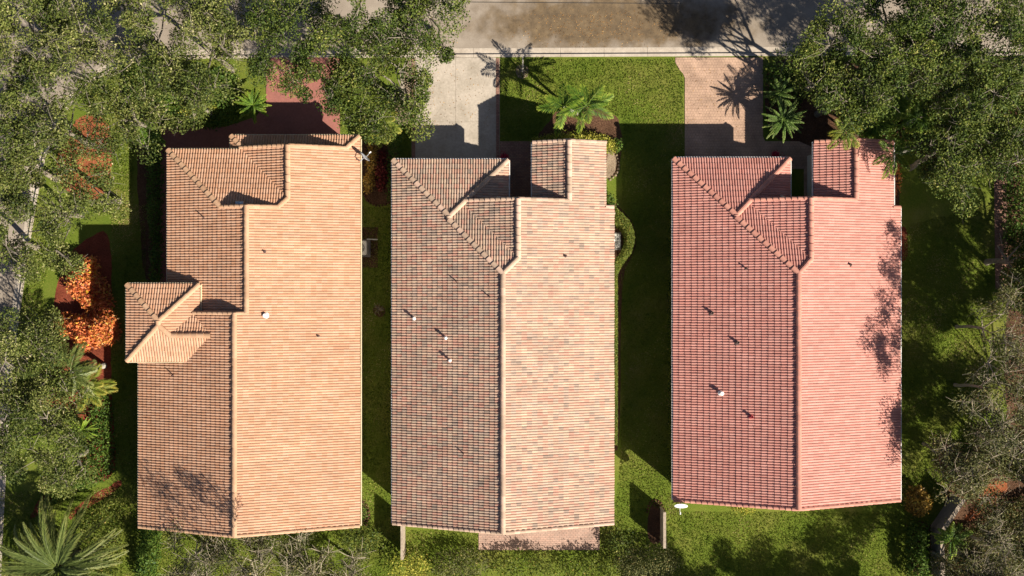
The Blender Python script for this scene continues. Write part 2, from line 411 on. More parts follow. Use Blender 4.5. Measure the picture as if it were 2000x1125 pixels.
# left house: red coated drive, walk and side path
rd = MB()
rd.prism(gp((520,112.5),(664,112.5),(664,292),(313,292),(313,250),(440,248),(500,228),(520,202)), -0.03, 0.03)
rd.build('red_driveway', M['redcoat'], kind='structure')
sheet('red_path', gp((313,292.4),(340,292.4),(340,590),(313,590)), 0.028, M['redcoat'])
sheet('patio', gp((935,1010),(1171,1010),(1171,1074),(935,1074)), 0.03, M['patio'])

def bed(pts, mat, seed, z=0.006, it=2, amp=0.05, name='mulch_bed'):
    p = smooth_loop(gp(*pts), it); sheet(name, ragged(p, amp, seed), z, mat, depth=0.05)
bed([(1050,262),(1072,240),(1085,215),(1130,205),(1185,215),(1212,235),(1217,285),(1206,345),(1182,345),(1182,300),(1050,292)], M['mulch_brown'], 1)
bed([(1186,282),(1203,296),(1205,325),(1196,345),(1185,352),(1184,320)], M['gravel'], 2, 0.010, name='gravel_strip')
bed([(1494,118),(1560,116),(1700,120),(1750,250),(1760,420),(1735,400),(1700,300),(1590,330),(1566,275),(1494,270)], M['mulch_brown'], 3)
bed([(704,262),(760,255),(782,300),(782,380),(750,402),(722,398),(704,380)], M['mulch_brown'], 4)
bed([(700,444),(738,444),(738,523),(700,523)], M['mulch_brown'], 5, it=0, amp=0.02)
bed([(725,606),(738,592),(752,600),(753,614),(740,622)], M['mulch_brown'], 6, amp=0.02)
bed([(218,445),(175,462),(128,500),(112,560),(100,610),(110,700),(60,745),(70,790),(150,800),(175,870),(150,905),(180,950),(226,930),(226,860),(216,760),(217,600)], M['mulch_red'], 7)
bed([(236,936),(238,948),(205,975),(150,1004),(138,1016),(132,1008),(145,992),(190,962),(222,945)], M['mulch_red'], 17)
bed([(128,932),(132,944),(98,975),(70,1012),(56,1014),(72,980),(100,950)], M['mulch_red'], 18)
bed([(160,215),(215,235),(222,300),(210,390),(150,392),(108,350),(112,290)], M['mulch_orange'], 8)
bed([(1925,950),(1950,935),(1970,945),(1965,965),(1935,985),(1915,1000),(1895,1020),(1880,1015),(1900,990)], M['mulch_orange'], 9)
bed([(1700,100),(1850,112),(2060,112),(2060,320),(1900,330),(1780,300),(1740,250)], M['mulch_brown'], 19)
sheet('paver_path', gp((1941,300),(1966,300),(1968,565),(1944,565)), 0.02, M['brick'])
bed([(1840,960),(1900,870),(1990,800),(2060,820),(2060,1020),(1850,1040)], M['mulch_brown'], 22, 0.003)
bed([(1775,1010),(1830,1030),(1850,1020),(1900,1040),(2060,1000),(2060,1160),(1775,1160)], M['mulch_brown'], 20, 0.004)
bed([(1966,300),(2060,300),(2060,960),(1990,930),(1960,800),(1968,565)], M['mulch_brown'], 21, 0.004)
bed([(1264,1062),(1265,1000),(1280,975),(1296,990),(1297,1062)], M['mulch_brown'], 10, amp=0.02)
bed([(1005,140),(1012,126),(1028,126),(1034,140),(1028,153),(1012,153)], M['gravel'], 11, 0.008, amp=0.03)
bed([(702,975),(716,985),(720,1005),(712,1024),(702,1026)], M['mulch_brown'], 12, amp=0.02)
bed([(1200,395),(1236,430),(1245,470),(1236,500),(1212,540),(1212,880),(1195,880),(1195,395)], M['mulch_brown'], 13, amp=0.01)
bed([(1757,440),(1772,445),(1774,505),(1757,515)], M['mulch_red'], 14, amp=0.04)
bed([(800,115),(806,115),(806,245),(770,245),(770,215),(786,150)], M['gravel'], 15, 0.004, amp=0.08)
bed([(265,262),(313,262),(313,560),(282,560),(270,400)], M['mulch_brown'], 16, 0.005, it=1, amp=0.04)

# ------------------------------------------------------------------ houses
S = (H - 2.9) / H / PPM          # metres per photograph pixel at eave height
EAVE = 2.9
K = 0.38
TH = math.atan(K); CT, ST = math.cos(TH), math.sin(TH)
def E2(x, y): return ((x-1000)*S, (562.5-y)*S)
def zk2z(zk): return EAVE + K*zk*S
UP = {'W': Vector((1,0,0)), 'E': Vector((-1,0,0)), 'N': Vector((0,-1,0)), 'S': Vector((0,1,0))}
class Plane:
    def __init__(s, d, a, polys, z0=0.0):
        s.d, s.a, s.polys, s.z0 = d, a, polys, z0
        up = UP[d]; s.v = up*CT + Vector((0,0,ST)); s.n = -up*ST + Vector((0,0,CT)); s.u = s.v.cross(s.n)
        s.O = Vector((*E2(a, 562.5), zk2z(z0))) if d in 'WE' else Vector((*E2(1000, a), zk2z(z0)))
    def zk(s, x, y):
        return s.z0 + {'W': x-s.a, 'E': s.a-x, 'N': y-s.a, 'S': s.a-y}[s.d]
    def P(s, x, y, dz=0.0): return Vector((*E2(x, y), zk2z(s.zk(x, y)) + dz))
    def uv(s, x, y):
        p = s.P(x, y) - s.O; return (p.dot(s.u), p.dot(s.v))
    def frame(s): return Matrix((s.u, s.v, s.n)).transposed()
def inpoly(pt, poly):
    x, y = pt; c = False; n = len(poly)
    for i in range(n):
        x0, y0 = poly[i]; x1, y1 = poly[(i+1) % n]
        if (y0 > y) != (y1 > y) and x < (x1-x0)*(y-y0)/(y1-y0)+x0: c = not c
    return c
TW, TLAP, ROLL, BUTT = 0.1565, 0.05, 0.047, 0.035
PROF = ((0,0),(0.10,0),(0.17,0.52),(0.31,0.88),(0.5,1.0),(0.69,0.88),(0.83,0.52),(0.90,0),(1.0,0))
def tile_geo(L):
    nu = len(PROF); v = []; f = []
    for (vv, hh) in ((0.0, BUTT), (L+TLAP, 0.002)):
        for (u, h) in PROF: v.append((u*TW, vv, h*ROLL+hh+0.012))
    for (u, h) in PROF: v.append((u*TW, 0.004, max(h*ROLL-0.012, 0)))
    for i in range(nu-1):
        f.append((i, i+1, nu+i+1, nu+i)); f.append((2*nu+i, 2*nu+i+1, i+1, i))
    return v, f
def clip(poly, edges):
    for (a, b) in edges:                      # keep the left side
        if not poly: return poly
        ex, ey = b[0]-a[0], b[1]-a[1]
        dd = [ex*(p[1]-a[1]) - ey*(p[0]-a[0]) for p in poly]; out = []
        for i in range(len(poly)):
            p, q, dp, dq = poly[i], poly[(i+1) % len(poly)], dd[i], dd[(i+1) % len(poly)]
            if dp >= 0: out.append(p)
            if (dp >= 0) != (dq >= 0):
                t = dp/(dp-dq); out.append(tuple(p[k]+(q[k]-p[k])*t for k in range(3)))
        poly = out
    return poly

def barrel(L, r, h, nseg=7):
    """one half-round cap tile along +Y, its wide end at y=0"""
    v = []; f = []
    for (y, rr, lift) in ((0.0, r, 0.032), (L+0.04, r*0.86, -0.008)):
        for i in range(nseg):
            t = math.pi*i/(nseg-1); v.append((-rr*math.cos(t), y, h*math.sin(t)*rr/r + lift))
    for i in range(nseg):
        t = math.pi*i/(nseg-1); v.append((-(r-0.02)*math.cos(t), 0.004, (h-0.025)*math.sin(t)+0.01))
    for i in range(nseg-1):
        f.append((i+1, i, nseg+i, nseg+i+1)); f.append((i, i+1, 2*nseg+i+1, 2*nseg+i))
    return v, f

def build_house(label, planes, ridges, rakes, gutters, walls, gables, tmat, cmat, L, seed, gmat, origin, nshow=300):
    rnd = random.Random(seed)
    root = thing('house', label, 'house', (*E2(*origin), 0.0), 'tile roofed houses in a row')
    # deck
    mb = MB()
    for pl in planes:
        for poly in pl.polys:
            pts = [pl.P(x, y) for x, y in poly]
            nrm = sum((pts[i].x*pts[(i+1)%len(pts)].y-pts[(i+1)%len(pts)].x*pts[i].y) for i in range(len(pts)))
            if nrm < 0: pts = pts[::-1]
            k = len(pts); v = [p - Vector((0,0,0.0)) for p in pts] + [p - Vector((0,0,0.16)) for p in pts]
            mb.add(v, [tuple(range(k)), tuple(range(2*k-1, k-1, -1))] + [(k+i, k+(i+1)%k, (i+1)%k, i) for i in range(k)])
    roof = mb.build('roof', M['under'], root)
    # field tiles
    tv, tf = tile_geo(L); full = []; fv = []; ff = []; ft = []
    for pi, pl in enumerate(planes):
        polys = [[pl.uv(x, y) for x, y in poly] for poly in pl.polys]
        for i, p in enumerate(polys):
            ar = sum(p[j][0]*p[(j+1)%len(p)][1]-p[(j+1)%len(p)][0]*p[j][1] for j in range(len(p)))
            if ar < 0: polys[i] = p = p[::-1]
            for j in range(len(p)):
                a_, b_, c_ = p[j-2], p[j-1], p[j]
                if (b_[0]-a_[0])*(c_[1]-b_[1])-(b_[1]-a_[1])*(c_[0]-b_[0]) < -1e-3: print('NOT CONVEX', label, pi, i, j)
        vmin = min(q[1] for p in polys for q in p); vmax = max(q[1] for p in polys for q in p)
        umin = min(q[0] for p in polys for q in p); umax = max(q[0] for p in polys for q in p)
        fr = pl.frame()
        for iv in range(int((vmax-vmin)/L)+2):
            v0 = vmin - 0.03 + iv*L
            if v0 > vmax: break
            for iu in range(int(math.floor(umin/TW)), int(math.ceil(umax/TW))+1):
                u0 = iu*TW
                jv = rnd.uniform(-0.010, 0.010) + 0.014*math.sin(u0*0.9+1.7)*math.sin(v0*0.8+u0*0.31) - (0.045 if rnd.random() < 0.006 else 0.0); jn = rnd.uniform(-0.003, 0.006)
                tone = rnd.random()
                rect = [(u0,v0),(u0+TW,v0),(u0+TW,v0+L),(u0,v0+L)]
                for p in polys:
                    edges = [(p[i], p[(i+1)%len(p)]) for i in range(len(p))]
                    # the eave edge may overhang a little
                    mins = []
                    for (a, b) in edges:
                        ex, ey = b[0]-a[0], b[1]-a[1]; l = math.hypot(ex, ey)
                        if l < 1e-6: continue
                        ds = [(ex*(q[1]-a[1])-ey*(q[0]-a[0]))/l for q in rect]; mins.append((min(ds), max(ds)))
                    if any(mx <= 0.0 for mn, mx in mins): continue
                    if all(mn >= -0.045 for mn, mx in mins):
                        full.append((pi, u0, v0+jv, jn, tone)); break
                    eds = []
                    for (a, b) in edges:
                        if abs(a[1]-vmin) < 1e-4 and abs(b[1]-vmin) < 1e-4: a = (a[0], a[1]-0.05); b = (b[0], b[1]-0.05)
                        eds.append((a, b))
                    base = [(q[0]+u0, q[1]+v0+jv, q[2]+jn) for q in tv]
                    for fc in tf:
                        c = clip([base[i] for i in fc], eds)
                        if len(c) >= 3:
                            b0 = len(fv)
                            for q in c: fv.append(pl.O + pl.u*q[0] + pl.v*q[1] + pl.n*q[2]); ft.append(tone)
                            ff.append(tuple(range(b0, b0+len(c))))
    # the 300 field tiles that show largest stand as single pieces, the rest joined
    cpos = Vector((0,0,H))
    def area(t):
        pl = planes[t[0]]; c = pl.O + pl.u*(t[1]+TW/2) + pl.v*(t[2]+L/2); d = cpos - c
        return d.normalized().dot(pl.n)/d.length_squared
    full.sort(key=area, reverse=True)
    tones = [(k+0.5)/10 for k in range(10)]
    variants = []
    for t in tones:
        me = mesh_py('roof_tile', tv, tf, t, smooth=False); me.materials.append(tmat); variants.append(me)
    for (pi, u0, v0, jn, tone) in full[:nshow]:
        pl = planes[pi]; o = link('roof_tile', variants[int(tone*9.999)], tmat, roof)
        o.matrix_local = Matrix.Translation(pl.O + pl.u*u0 + pl.v*v0 + pl.n*jn) @ pl.frame().to_4x4()
    base = np.array(tv); rest = full[nshow:]
    nb = len(fv)
    allv = [np.array([tuple(p) for p in fv]).reshape(-1, 3)]
    for (pi, u0, v0, jn, tone) in rest:
        pl = planes[pi]; R = np.array(pl.frame()); o_ = np.array(pl.O + pl.u*u0 + pl.v*v0 + pl.n*jn)
        allv.append(base @ R.T + o_)
    V = np.concatenate(allv); tn = ft + [t[4] for t in rest for _ in range(len(tv))]
    F = list(ff)
    for i in range(len(rest)):
        b0 = nb + i*len(tv); F += [tuple(b0+j for j in q) for q in tf]
    link('roof_tile_field', mesh_py('roof_tile_field', V.tolist(), F, tn), tmat, roof, kind='stuff')
    # ridge, hip and rake cap tiles
    def caps(name, a, b, r, h, seg, lift):
        a, b = Vector(a), Vector(b); d = b-a; Ln = d.length; k = max(1, round(Ln/seg)); l = Ln/k; d.normalize()
        x = d.cross(Vector((0,0,1))).normalized(); z = x.cross(d)
        vs_ = []
        for q in range(3):
            v, f = barrel(l, r, h); me = mesh_py(name, v, f, (q+0.5)/3+rnd.uniform(-.1,.1), smooth=False); me.materials.append(cmat); vs_.append(me)
        for i in range(k):
            o = link(name, vs_[rnd.randrange(3)], cmat, roof)
            p = a + d*(l*i) + z*(lift+rnd.uniform(-0.004,0.006))
            o.matrix_local = Matrix.Translation(p) @ Matrix((x, d, z)).transposed().to_4x4() @ Matrix.Rotation(rnd.uniform(-0.025,0.025), 4, 'Z')
    for (a, b) in ridges:
        caps('ridge_tile', (*E2(a[0],a[1]), zk2z(a[2])), (*E2(b[0],b[1]), zk2z(b[2])), 0.165, 0.125, 0.42, 0.045)
    for (pi, a, b) in rakes:
        pl = planes[pi]; caps('rake_tile', pl.P(*a), pl.P(*b), 0.11, 0.085, 0.34, 0.035)
    # gutters
    for (a, b, zk, side) in gutters:
        A = Vector((*E2(*a), zk2z(zk)-0.03)); B = Vector((*E2(*b), zk2z(zk)-0.03)); d = (B-A).normalized()
        nrm = Vector((d.y, -d.x, 0))*side
        pr = [(-0.02,0.0),(-0.02,-0.115),(0.125,-0.115),(0.120,0.018),(0.085,0.018),(0.085,-0.085),(0.01,-0.085),(0.01,0.0)]
        v = [A + nrm*p[0] + Vector((0,0,p[1])) for p in pr] + [B + nrm*p[0] + Vector((0,0,p[1])) for p in pr]; k = len(pr)
        f = [(i,(i+1)%k,k+(i+1)%k,k+i) for i in range(k)] + [(0,1,6,7),(1,2,5,6),(2,3,4,5),(k+7,k+6,k+1,k),(k+6,k+5,k+2,k+1),(k+5,k+4,k+3,k+2)]
        MB().add(v, f).build('gutter', gmat, roof)
    # outer walls up to the underside of the roof
    def ztop(x, y, skip):
        best = None
        for i, pl in enumerate(planes):
            if i in skip: continue
            for poly in pl.polys:
                if inpoly((x, y), poly): best = max(best or -9, zk2z(pl.zk(x, y)))
        return (best if best is not None else EAVE) - 0.17
    for (loop, skip, flat) in walls:
        pts = []
        for i in range(len(loop)):
            a, b = loop[i], loop[(i+1) % len(loop)]; l = math.hypot(b[0]-a[0], b[1]-a[1]); k = max(1, int(l/12))
            pts += [(a[0]+(b[0]-a[0])*j/k, a[1]+(b[1]-a[1])*j/k) for j in range(k)]
        v = []
        for (x, y) in pts: v.append((*E2(x, y), -0.05))
        for (x, y) in pts: v.append((*E2(x, y), flat if flat else ztop(x, y, skip)))
        k = len(pts)
        w = mesh_py('wall', v, [((i+1)%k, i, k+i, k+(i+1)%k) for i in range(k)])
        wo_ = link('wall', w, M['wall'], root); md = wo_.modifiers.new('thickness', 'SOLIDIFY'); md.thickness = 0.2; md.offset = -1
    for (pa, pb, xs, y) in gables:       # upper gable walls that stand above a lower roof
        mb = MB(); top = []
        for x in xs: top.append((x, max(planes[q].zk(x, y) for q in (pa, pb) if True) if False else min(planes[pa].zk(x, y), planes[pb].zk(x, y))))
        ya = y + 3
        v = [(*E2(x, ya), EAVE-0.12) for x, _ in top] + [(*E2(x, ya), zk2z(z)-0.03) for x, z in top]; k = len(top)
        v += [(p[0], p[1]-0.15, p[2]) for p in v]
        f = []
        for i in range(k-1):
            f += [(i, i+1, k+i+1, k+i), (2*k+i+1, 2*k+i, 3*k+i, 3*k+i+1), (k+i, k+i+1, 3*k+i+1, 3*k+i)]
        mb.add(v, f).build('gable_wall', M['wall'], root)
    return root, roof

def twin_house(label, xL, xR, yN, gE, dl, ux, fx, fL, fR, fT, rk, yB, yStep, tmat, cmat, L, seed):
    """the plan shared by the middle and the right house"""
    xm = (xL+xR)/2; ap = (xL+gE)/2; apz = ap-xL
    W2a = ux - (xR-ux)                        # where the upper west slope would meet eave height
    xv = (gE + W2a)/2; Aa = yN+dl; yv = Aa + (xv-W2a)
    xh = gE-(rk-yN); yr = Aa + (ux-W2a); yj = Aa + (xm-xL)
    frz = xR-fx
    W  = Plane('W', xL, [[(xL,yN),(ap,yN+apz),(ap,yB),(xL,yB)], [(ap,yN+apz+dl),(xm,yj),(xm,yB),(ap,yB)]])
    N1 = Plane('N', yN, [[(xL,yN),(gE,yN),(ap,yN+apz)]])
    E1 = Plane('E', gE, [[(gE,yN),(gE,rk),(xh,rk)], [(ap,yN+apz),(xh,rk),(xv,yv),(ap,yN+apz+dl)]])
    A  = Plane('N', Aa, [[(ap,yN+apz+dl),(xv,yv),(ux,yr),(xm,yj)]])
    W2 = Plane('W', W2a, [[(min(xv,xh),rk),(ux,rk),(ux,yr),(xv,yv)]])
    E  = Plane('E', xR, [[(ux,rk),(fx,rk),(fx,yB),(ux,yB)], [(xm,yj),(ux,yr),(ux,yB),(xm,yB)], [(fx,fT),(fR,fT),(fR,yB),(fx,yB)], [(fR,yStep),(xR,yStep),(xR,yB),(fR,yB)]])
    FW = Plane('W', fx-frz, [[(fL,fT),(fx,fT),(fx,rk),(fL,rk)]])
    pls = [W, N1, E1, A, W2, E, FW]
    ridges = [((xL,yN,0),(ap,yN+apz,apz)), ((gE,yN,0),(ap,yN+apz,apz)), ((ap,yN+apz,apz),(ap,yN+apz+dl,apz)), ((ap,yN+apz+dl,apz),(xm,yj,xm-xL)),
              ((ux,yr,xR-ux),(xm,yj,xm-xL)), ((ux,rk,xR-ux),(ux,yr,xR-ux)), ((xm,yB,xm-xL),(xm,yj,xm-xL)), ((fx,fT,frz),(fx,rk,frz))]
    rakes = [(0,(xL,yB),(xm,yB)), (5,(xR,yB),(xm,yB)), (4,(xv,rk),(ux,rk)), (5,(fx,rk),(ux,rk)), (6,(fL,fT),(fx,fT)), (5,(fR,fT),(fx,fT)), (5,(xR,yStep),(fR,yStep))]
    gut = [((xL,yN),(xL,yB),0,1), ((gE,yN),(xL,yN),0,1), ((gE,rk),(gE,yN),0,1), ((fL,fT),(fL,rk),frz-(fx-fL),1), ((fR,yStep),(fR,fT),xR-fR,1), ((xR,yB),(xR,yStep),0,1)]
    walls = [([(xL+15,yN+15),(gE-15,yN+15),(gE-15,rk+15),(fL+15,rk+15),(fL+15,fT+15),(fR-15,fT+15),(fR-15,yStep+15),(xR-15,yStep+15),(xR-15,yB-12),(xL+15,yB-12)], (), None)]
    xs = [xv+(ux-xv)*i/6 for i in range(7)] + [ux+(fx-ux)*i/6 for i in range(1,7)]
    gables = [(4, 5, xs, rk)]
    root, roof = build_house(label, pls, ridges, rakes, gut if seed == 3 else gut[:4], walls, gables, tmat, cmat, L, seed, M['white'], (xm, (yN+yB)/2))
    # garage door and front door under the street-side eaves
    gx0, gx1 = E2(xL+40, 0)[0], E2(gE-40, 0)[0]; gy = E2(0, yN+15)[1]
    gd = MB().box(gx0, gx1, gy-0.02, gy+0.05, 0.0, 2.15).build('garage_door', M['door'], root)
    for i in range(4): MB().box(gx0+0.08, gx1-0.08, gy+0.05, gy+0.075, 0.06+i*0.53, 0.53+i*0.53).build('panel', M['door'], gd)
    wx0, wx1 = E2(fL+32, 0)[0], E2(fR-32, 0)[0]; wy = E2(0, fT+15)[1]
    wd = MB().box(wx0, wx1, wy-0.02, wy+0.04, 0.8, 2.2).build('window', M['white'], root)
    for i in range(3):
        q = (wx1-wx0)/3; MB().box(wx0+q*i+0.05, wx0+q*(i+1)-0.05, wy+0.04, wy+0.05, 0.86, 2.14).build('pane', M['glass'], wd)
    return root, roof, pls

h2, roof2, pl2 = twin_house('middle house with mottled brown, grey and pink roof tiles', 768, 1198, 313, 992, 7, 1012, 1110, 1041, 1183, 279, 394, 1022, 404, M['tile2'], M['cap2'], 0.33, 2)
h3, roof3, pl3 = twin_house('house on the right with evenly coloured salmon pink roof tiles', 1316, 1757, 310, 1542, 4, 1563, 1660, 1588, 1742, 278, 393, 977, 405, M['tile3'], M['cap3'], 0.37, 3)

# left house: three stepped ridges, a porch roof on the street side and a taller square wing on the left
def left_house():
    E  = Plane('E', 702, [[(480.5,610),(501,610),(501,1027),(480.5,1027)], [(501,408),(556,408),(556,1027),(501,1027)], [(556,408),(573,391),(573,1027),(556,1027)], [(573,290),(678,290),(678,1027),(573,1027)], [(678,290),(702,266),(702,1027),(678,1027)]])
    AW = Plane('W', 259, [[(274.5,701),(382,701),(382,1027),(274.5,1027)], [(382,701),(431,652),(431,1027),(382,1027)], [(394,611),(431,611),(431,652)], [(394,610),(431,610),(431,611),(394,611)], [(431,610),(480.5,610),(480.5,1027),(431,1027)]])
    BW = Plane('W', 300, [[(333,295),(446,408),(446,610),(333,610)], [(446,408),(501,408),(501,610),(446,610)]])
    N  = Plane('N', 262, [[(333,295),(477,295),(573,391),(556,408),(446,408)]])
    CW = Plane('W', 444, [[(472,290),(573,290),(573,391)]])
    N2 = Plane('N', 266, [[(452,266),(702,266),(678,290),(476,290)]])
    CP = Plane('W', 452, [[(452,266),(476,290),(452,290)]])
    zw = 123
    WW = Plane('W', 266, [[(266,556),(334.5,624.5),(334.5,632.5),(266,701)]], zw)
    WN = Plane('N', 556, [[(266,556),(403,556),(334.5,624.5)]], zw)
    WE = Plane('E', 403, [[(403,556),(403,611),(394,611)], [(403,556),(394,611),(354,652),(334.5,624.5)], [(334.5,624.5),(354,652),(334.5,632.5)]], zw)
    WS = Plane('S', 701, [[(266,701),(334.5,632.5),(354,652),(354,701)], [(354,652),(431,652),(382,701),(354,701)]], zw)
    NS = Plane('N', 652, [[(354,652),(394,611),(431,652)]], 172)
    pls = [E, AW, BW, N, CW, N2, CP, WW, WN, WE, WS, NS]
    ridges = [((480.5,1027,221.5),(480.5,610,221.5)), ((501,610,201),(501,408,201)), ((573,290,129),(573,391,129)), ((573,391,129),(556,408,146)),
              ((333,295,33),(446,408,146)), ((702,266,0),(678,290,24)), ((452,266,0),(476,290,24)),
              ((266,556,zw),(334.5,624.5,zw+68.5)), ((403,556,zw),(334.5,624.5,zw+68.5)), ((266,701,zw),(334.5,632.5,zw+68.5)), ((334.5,624.5,zw+68.5),(334.5,632.5,zw+68.5)),
              ((354,652,172),(334.5,632.5,zw+68.5)), ((431,652,172),(354,652,172))]
    rakes = [(1,(274.5,1027),(480.5,1027)), (0,(702,1027),(480.5,1027)), (1,(394,610),(480.5,610)), (0,(501,610),(480.5,610)), (2,(446,408),(501,408)), (0,(556,408),(501,408)), (4,(472,290),(573,290)), (0,(678,290),(573,290))]
    gut = [((274.5,701),(274.5,1027),15.5,1), ((333,295),(333,556),33,1), ((470,295),(333,295),33,1), ((702,1027),(702,266),0,1), ((702,266),(452,266),0,1), ((452,266),(452,290),0,1),
           ((266,556),(266,701),zw,1), ((403,556),(266,556),zw,1), ((403,607),(403,556),zw,1), ((266,701),(380,701),zw,1)]
    walls = [([(467,281),(687,281),(687,1015),(289,1015),(289,625),(348,625),(348,310),(467,310)], (7,8,9,10,11), None),
             ([(281,571),(388,571),(388,686),(281,686)], (), zk2z(zw)-0.1)]
    g1 = [446+55*i/4 for i in range(5)] + [501+55*i/4 for i in range(1,5)]
    g2 = [394+86.5*i/5 for i in range(6)] + [490, 501]
    g3 = [472+101*i/5 for i in range(6)] + [573+105*i/5 for i in range(1,6)]
    gables = [(2,0,g1,408), (1,0,g2,610), (4,0,g3,290)]
    root, roof = build_house('house on the left with orange terracotta roof tiles and a square side wing', pls, ridges, rakes, gut, walls, gables, M['tile1'], M['cap1'], 0.325, 5, M['cream'], (490, 640))
    gx0, gx1 = E2(530,0)[0], E2(655,0)[0]; gy = E2(0,281)[1]
    gd = MB().box(gx0, gx1, gy-0.02, gy+0.05, 0.0, 2.15).build('garage_door', M['door'], root)
    for i in range(4): MB().box(gx0+0.08, gx1-0.08, gy+0.05, gy+0.075, 0.06+i*0.53, 0.53+i*0.53).build('panel', M['door'], gd)
    wx = E2(281,0)[0]; y0, y1 = E2(0,660)[1], E2(0,600)[1]
    wd = MB().box(wx-0.05, wx+0.02, y0, y1, 1.0, 2.5).build('window', M['white'], root)
    for i in range(2): MB().box(wx-0.06, wx-0.05, y0+0.06+i*(y1-y0)/2, y0-0.06+(i+1)*(y1-y0)/2, 1.06, 2.44).build('pane', M['glass'], wd)
    return root, roof, pls
h1, roof1, pl1 = left_house()

# things standing through the roofs
def unproj(pl, px, py, up=0.0):
    """the point of a roof plane that the photograph shows at px, py"""
    z = 4.0
    for _ in range(8):
        X, Y, _z = G(px, py, z); x = X/S + 1000; y = 562.5 - Y/S; z = zk2z(pl.zk(x, y)) + up
    return Vector((X, Y, z))
def vent(roof, pl, px, py, r, h, mat, cap=True):
    p = unproj(pl, px, py, h*0.5); p.z -= h*0.5
    mb = MB().lathe(p, [(r*2.2,0.03),(r*1.3,0.10),(r,0.10),(r,h-0.05)], 12)
    if cap: mb.lathe(p, [(r,h-0.06),(r*1.5,h-0.06),(r*1.5,h),(r*1.1,h+0.03),(0.001,h+0.035)], 12)
    else: mb.lathe(p, [(r,h-0.06),(r,h),(r*0.7,h),(r*0.7,h-0.15)], 12)
    mb.build('vent_pipe', mat, roof, smooth=False)
W2_, E2_ = pl2[0], pl2[5]
for (x, y) in ((809,622),(871,660),(879,704)): vent(roof2, W2_, x, y, 0.062, 0.40, M['white'])
for (x, y) in ((891,549),(957,580),(905,886)): vent(roof2, W2_, x, y, 0.035, 0.34, M['darkpipe'], False)
vent(roof2, E2_, 1104, 500, 0.06, 0.22, M['darkpipe'], False)
W3_, E3_ = pl3[0], pl3[5]
vent(roof3, W3_, 1409, 768, 0.085, 0.34, M['white'])
for (x, y, r) in ((1391,611,0.08),(1441,669,0.08),(1468,814,0.08),(1458,524,0.045)): vent(roof3, W3_, x, y, r, 0.30, M['clay'] if x == 1468 else M['darkpipe'], False)
vent(roof3, E3_, 1661, 517, 0.06, 0.25, M['darkpipe'], False)
vent(roof1, pl1[0], 518, 616, 0.09, 0.26, M['white'])
for (x, y) in ((397,424),(337,733)): vent(roof1, pl1[2] if y < 600 else pl1[1], x, y, 0.035, 0.38, M['darkpipe'], False)
vent(roof1, pl1[0], 516, 491, 0.05, 0.2, M['darkpipe'], False); vent(roof1, pl1[0], 621, 656, 0.05, 0.2, M['darkpipe'], False)
p = unproj(pl1[3], 468, 399, 0.1)
sk = MB().box(p.x-0.22, p.x+0.22, p.y-0.16, p.y+0.16, p.z-0.2, p.z+0.10).build('roof_vent', M['white'], roof1)
MB().lathe((p.x, p.y, p.z+0.10), [(0.17,0),(0.15,0.05),(0.09,0.09),(0.001,0.10)], 12).build('dome', M['skylight'], sk)

# ------------------------------------------------------------------ equipment beside the houses
def ac_unit(px, py, label, rot=0.0):
    x, y, _ = G(px, py, 0.8); t = thing('air_conditioner', label, 'air conditioner', (x, y, 0), 'air conditioners beside the houses')
    w = 0.42
    MB().box(x-0.55, x+0.55, y-0.55, y+0.55, 0.0, 0.07).build('pad', M['greywall'], t)
    def rr(r, z, c=0.12, n=5):
        out = []
        for (cx, cy, a0) in ((r-c, r-c, 0), (-(r-c), r-c, 90), (-(r-c), -(r-c), 180), (r-c, -(r-c), 270)):
            for i in range(n):
                a = math.radians(a0+90*i/(n-1)); out.append((x+cx+c*math.cos(a), y+cy+c*math.sin(a), z))
        return out
    rings = [rr(w, 0.07), rr(w, 0.78), rr(w*1.04, 0.79), rr(w*1.04, 0.86), rr(w*0.92, 0.88)]
    k = len(rings[0]); v = [q for r in rings for q in r]
    f = [(i*k+j, i*k+(j+1)%k, (i+1)*k+(j+1)%k, (i+1)*k+j) for i in range(len(rings)-1) for j in range(k)]
    top = [(x+w*0.74*math.cos(2*math.pi*(j+2)/k), y+w*0.74*math.sin(2*math.pi*(j+2)/k), 0.885) for j in range(k)]
    v += top; b = (len(rings)-1)*k
    f += [(b+j, b+(j+1)%k, b+k+(j+1)%k, b+k+j) for j in range(k)]
    MB().add(v, f).build('casing', M['ac'], t)
    MB().lathe((x, y, 0.70), [(w*0.74,0.185),(w*0.72,0.0),(0.001,0.0)], 20).build('fan_well', M['dark'], t)
    g = MB()
    for r in (0.09, 0.15, 0.21, 0.27): g.lathe((x, y, 0.885), [(r-0.008,0),(r-0.008,0.012),(r+0.008,0.012),(r+0.008,0),(r-0.008,0)], 20)
    for i in range(8):
        a = math.pi*2*i/8; g.tube([(x+0.05*math.cos(a), y+0.05*math.sin(a), 0.89), (x+w*0.75*math.cos(a), y+w*0.75*math.sin(a), 0.89)], 0.008, 4)
    g.build('fan_grille', M['ac'], t)
    MB().lathe((x, y, 0.88), [(0.10,0),(0.10,0.03),(0.001,0.035)], 14).build('fan_hub', M['white'], t)
    fb = MB()
    for i in range(4):
        a = math.pi*2*i/4+0.4; c, s_ = math.cos(a), math.sin(a)
        fb.add([(x+0.05*c-0.05*s_, y+0.05*s_+0.05*c, 0.74), (x+0.29*c-0.11*s_, y+0.29*s_+0.11*c, 0.72), (x+0.29*c+0.09*s_, y+0.29*s_-0.09*c, 0.78), (x+0.05*c+0.05*s_, y+0.05*s_-0.05*c, 0.78)], [(0,1,2,3)])
    fb.build('fan_blade', M['greywall'], t)
    return t
ac_unit(703, 484, 'grey air conditioner in the shade between the orange and mottled roofs')
ac_unit(1198, 470, 'sunlit pale air conditioner inside the curved hedge by the middle house')
pp = [G(716,467,0.5), G(738,468,0.35)]
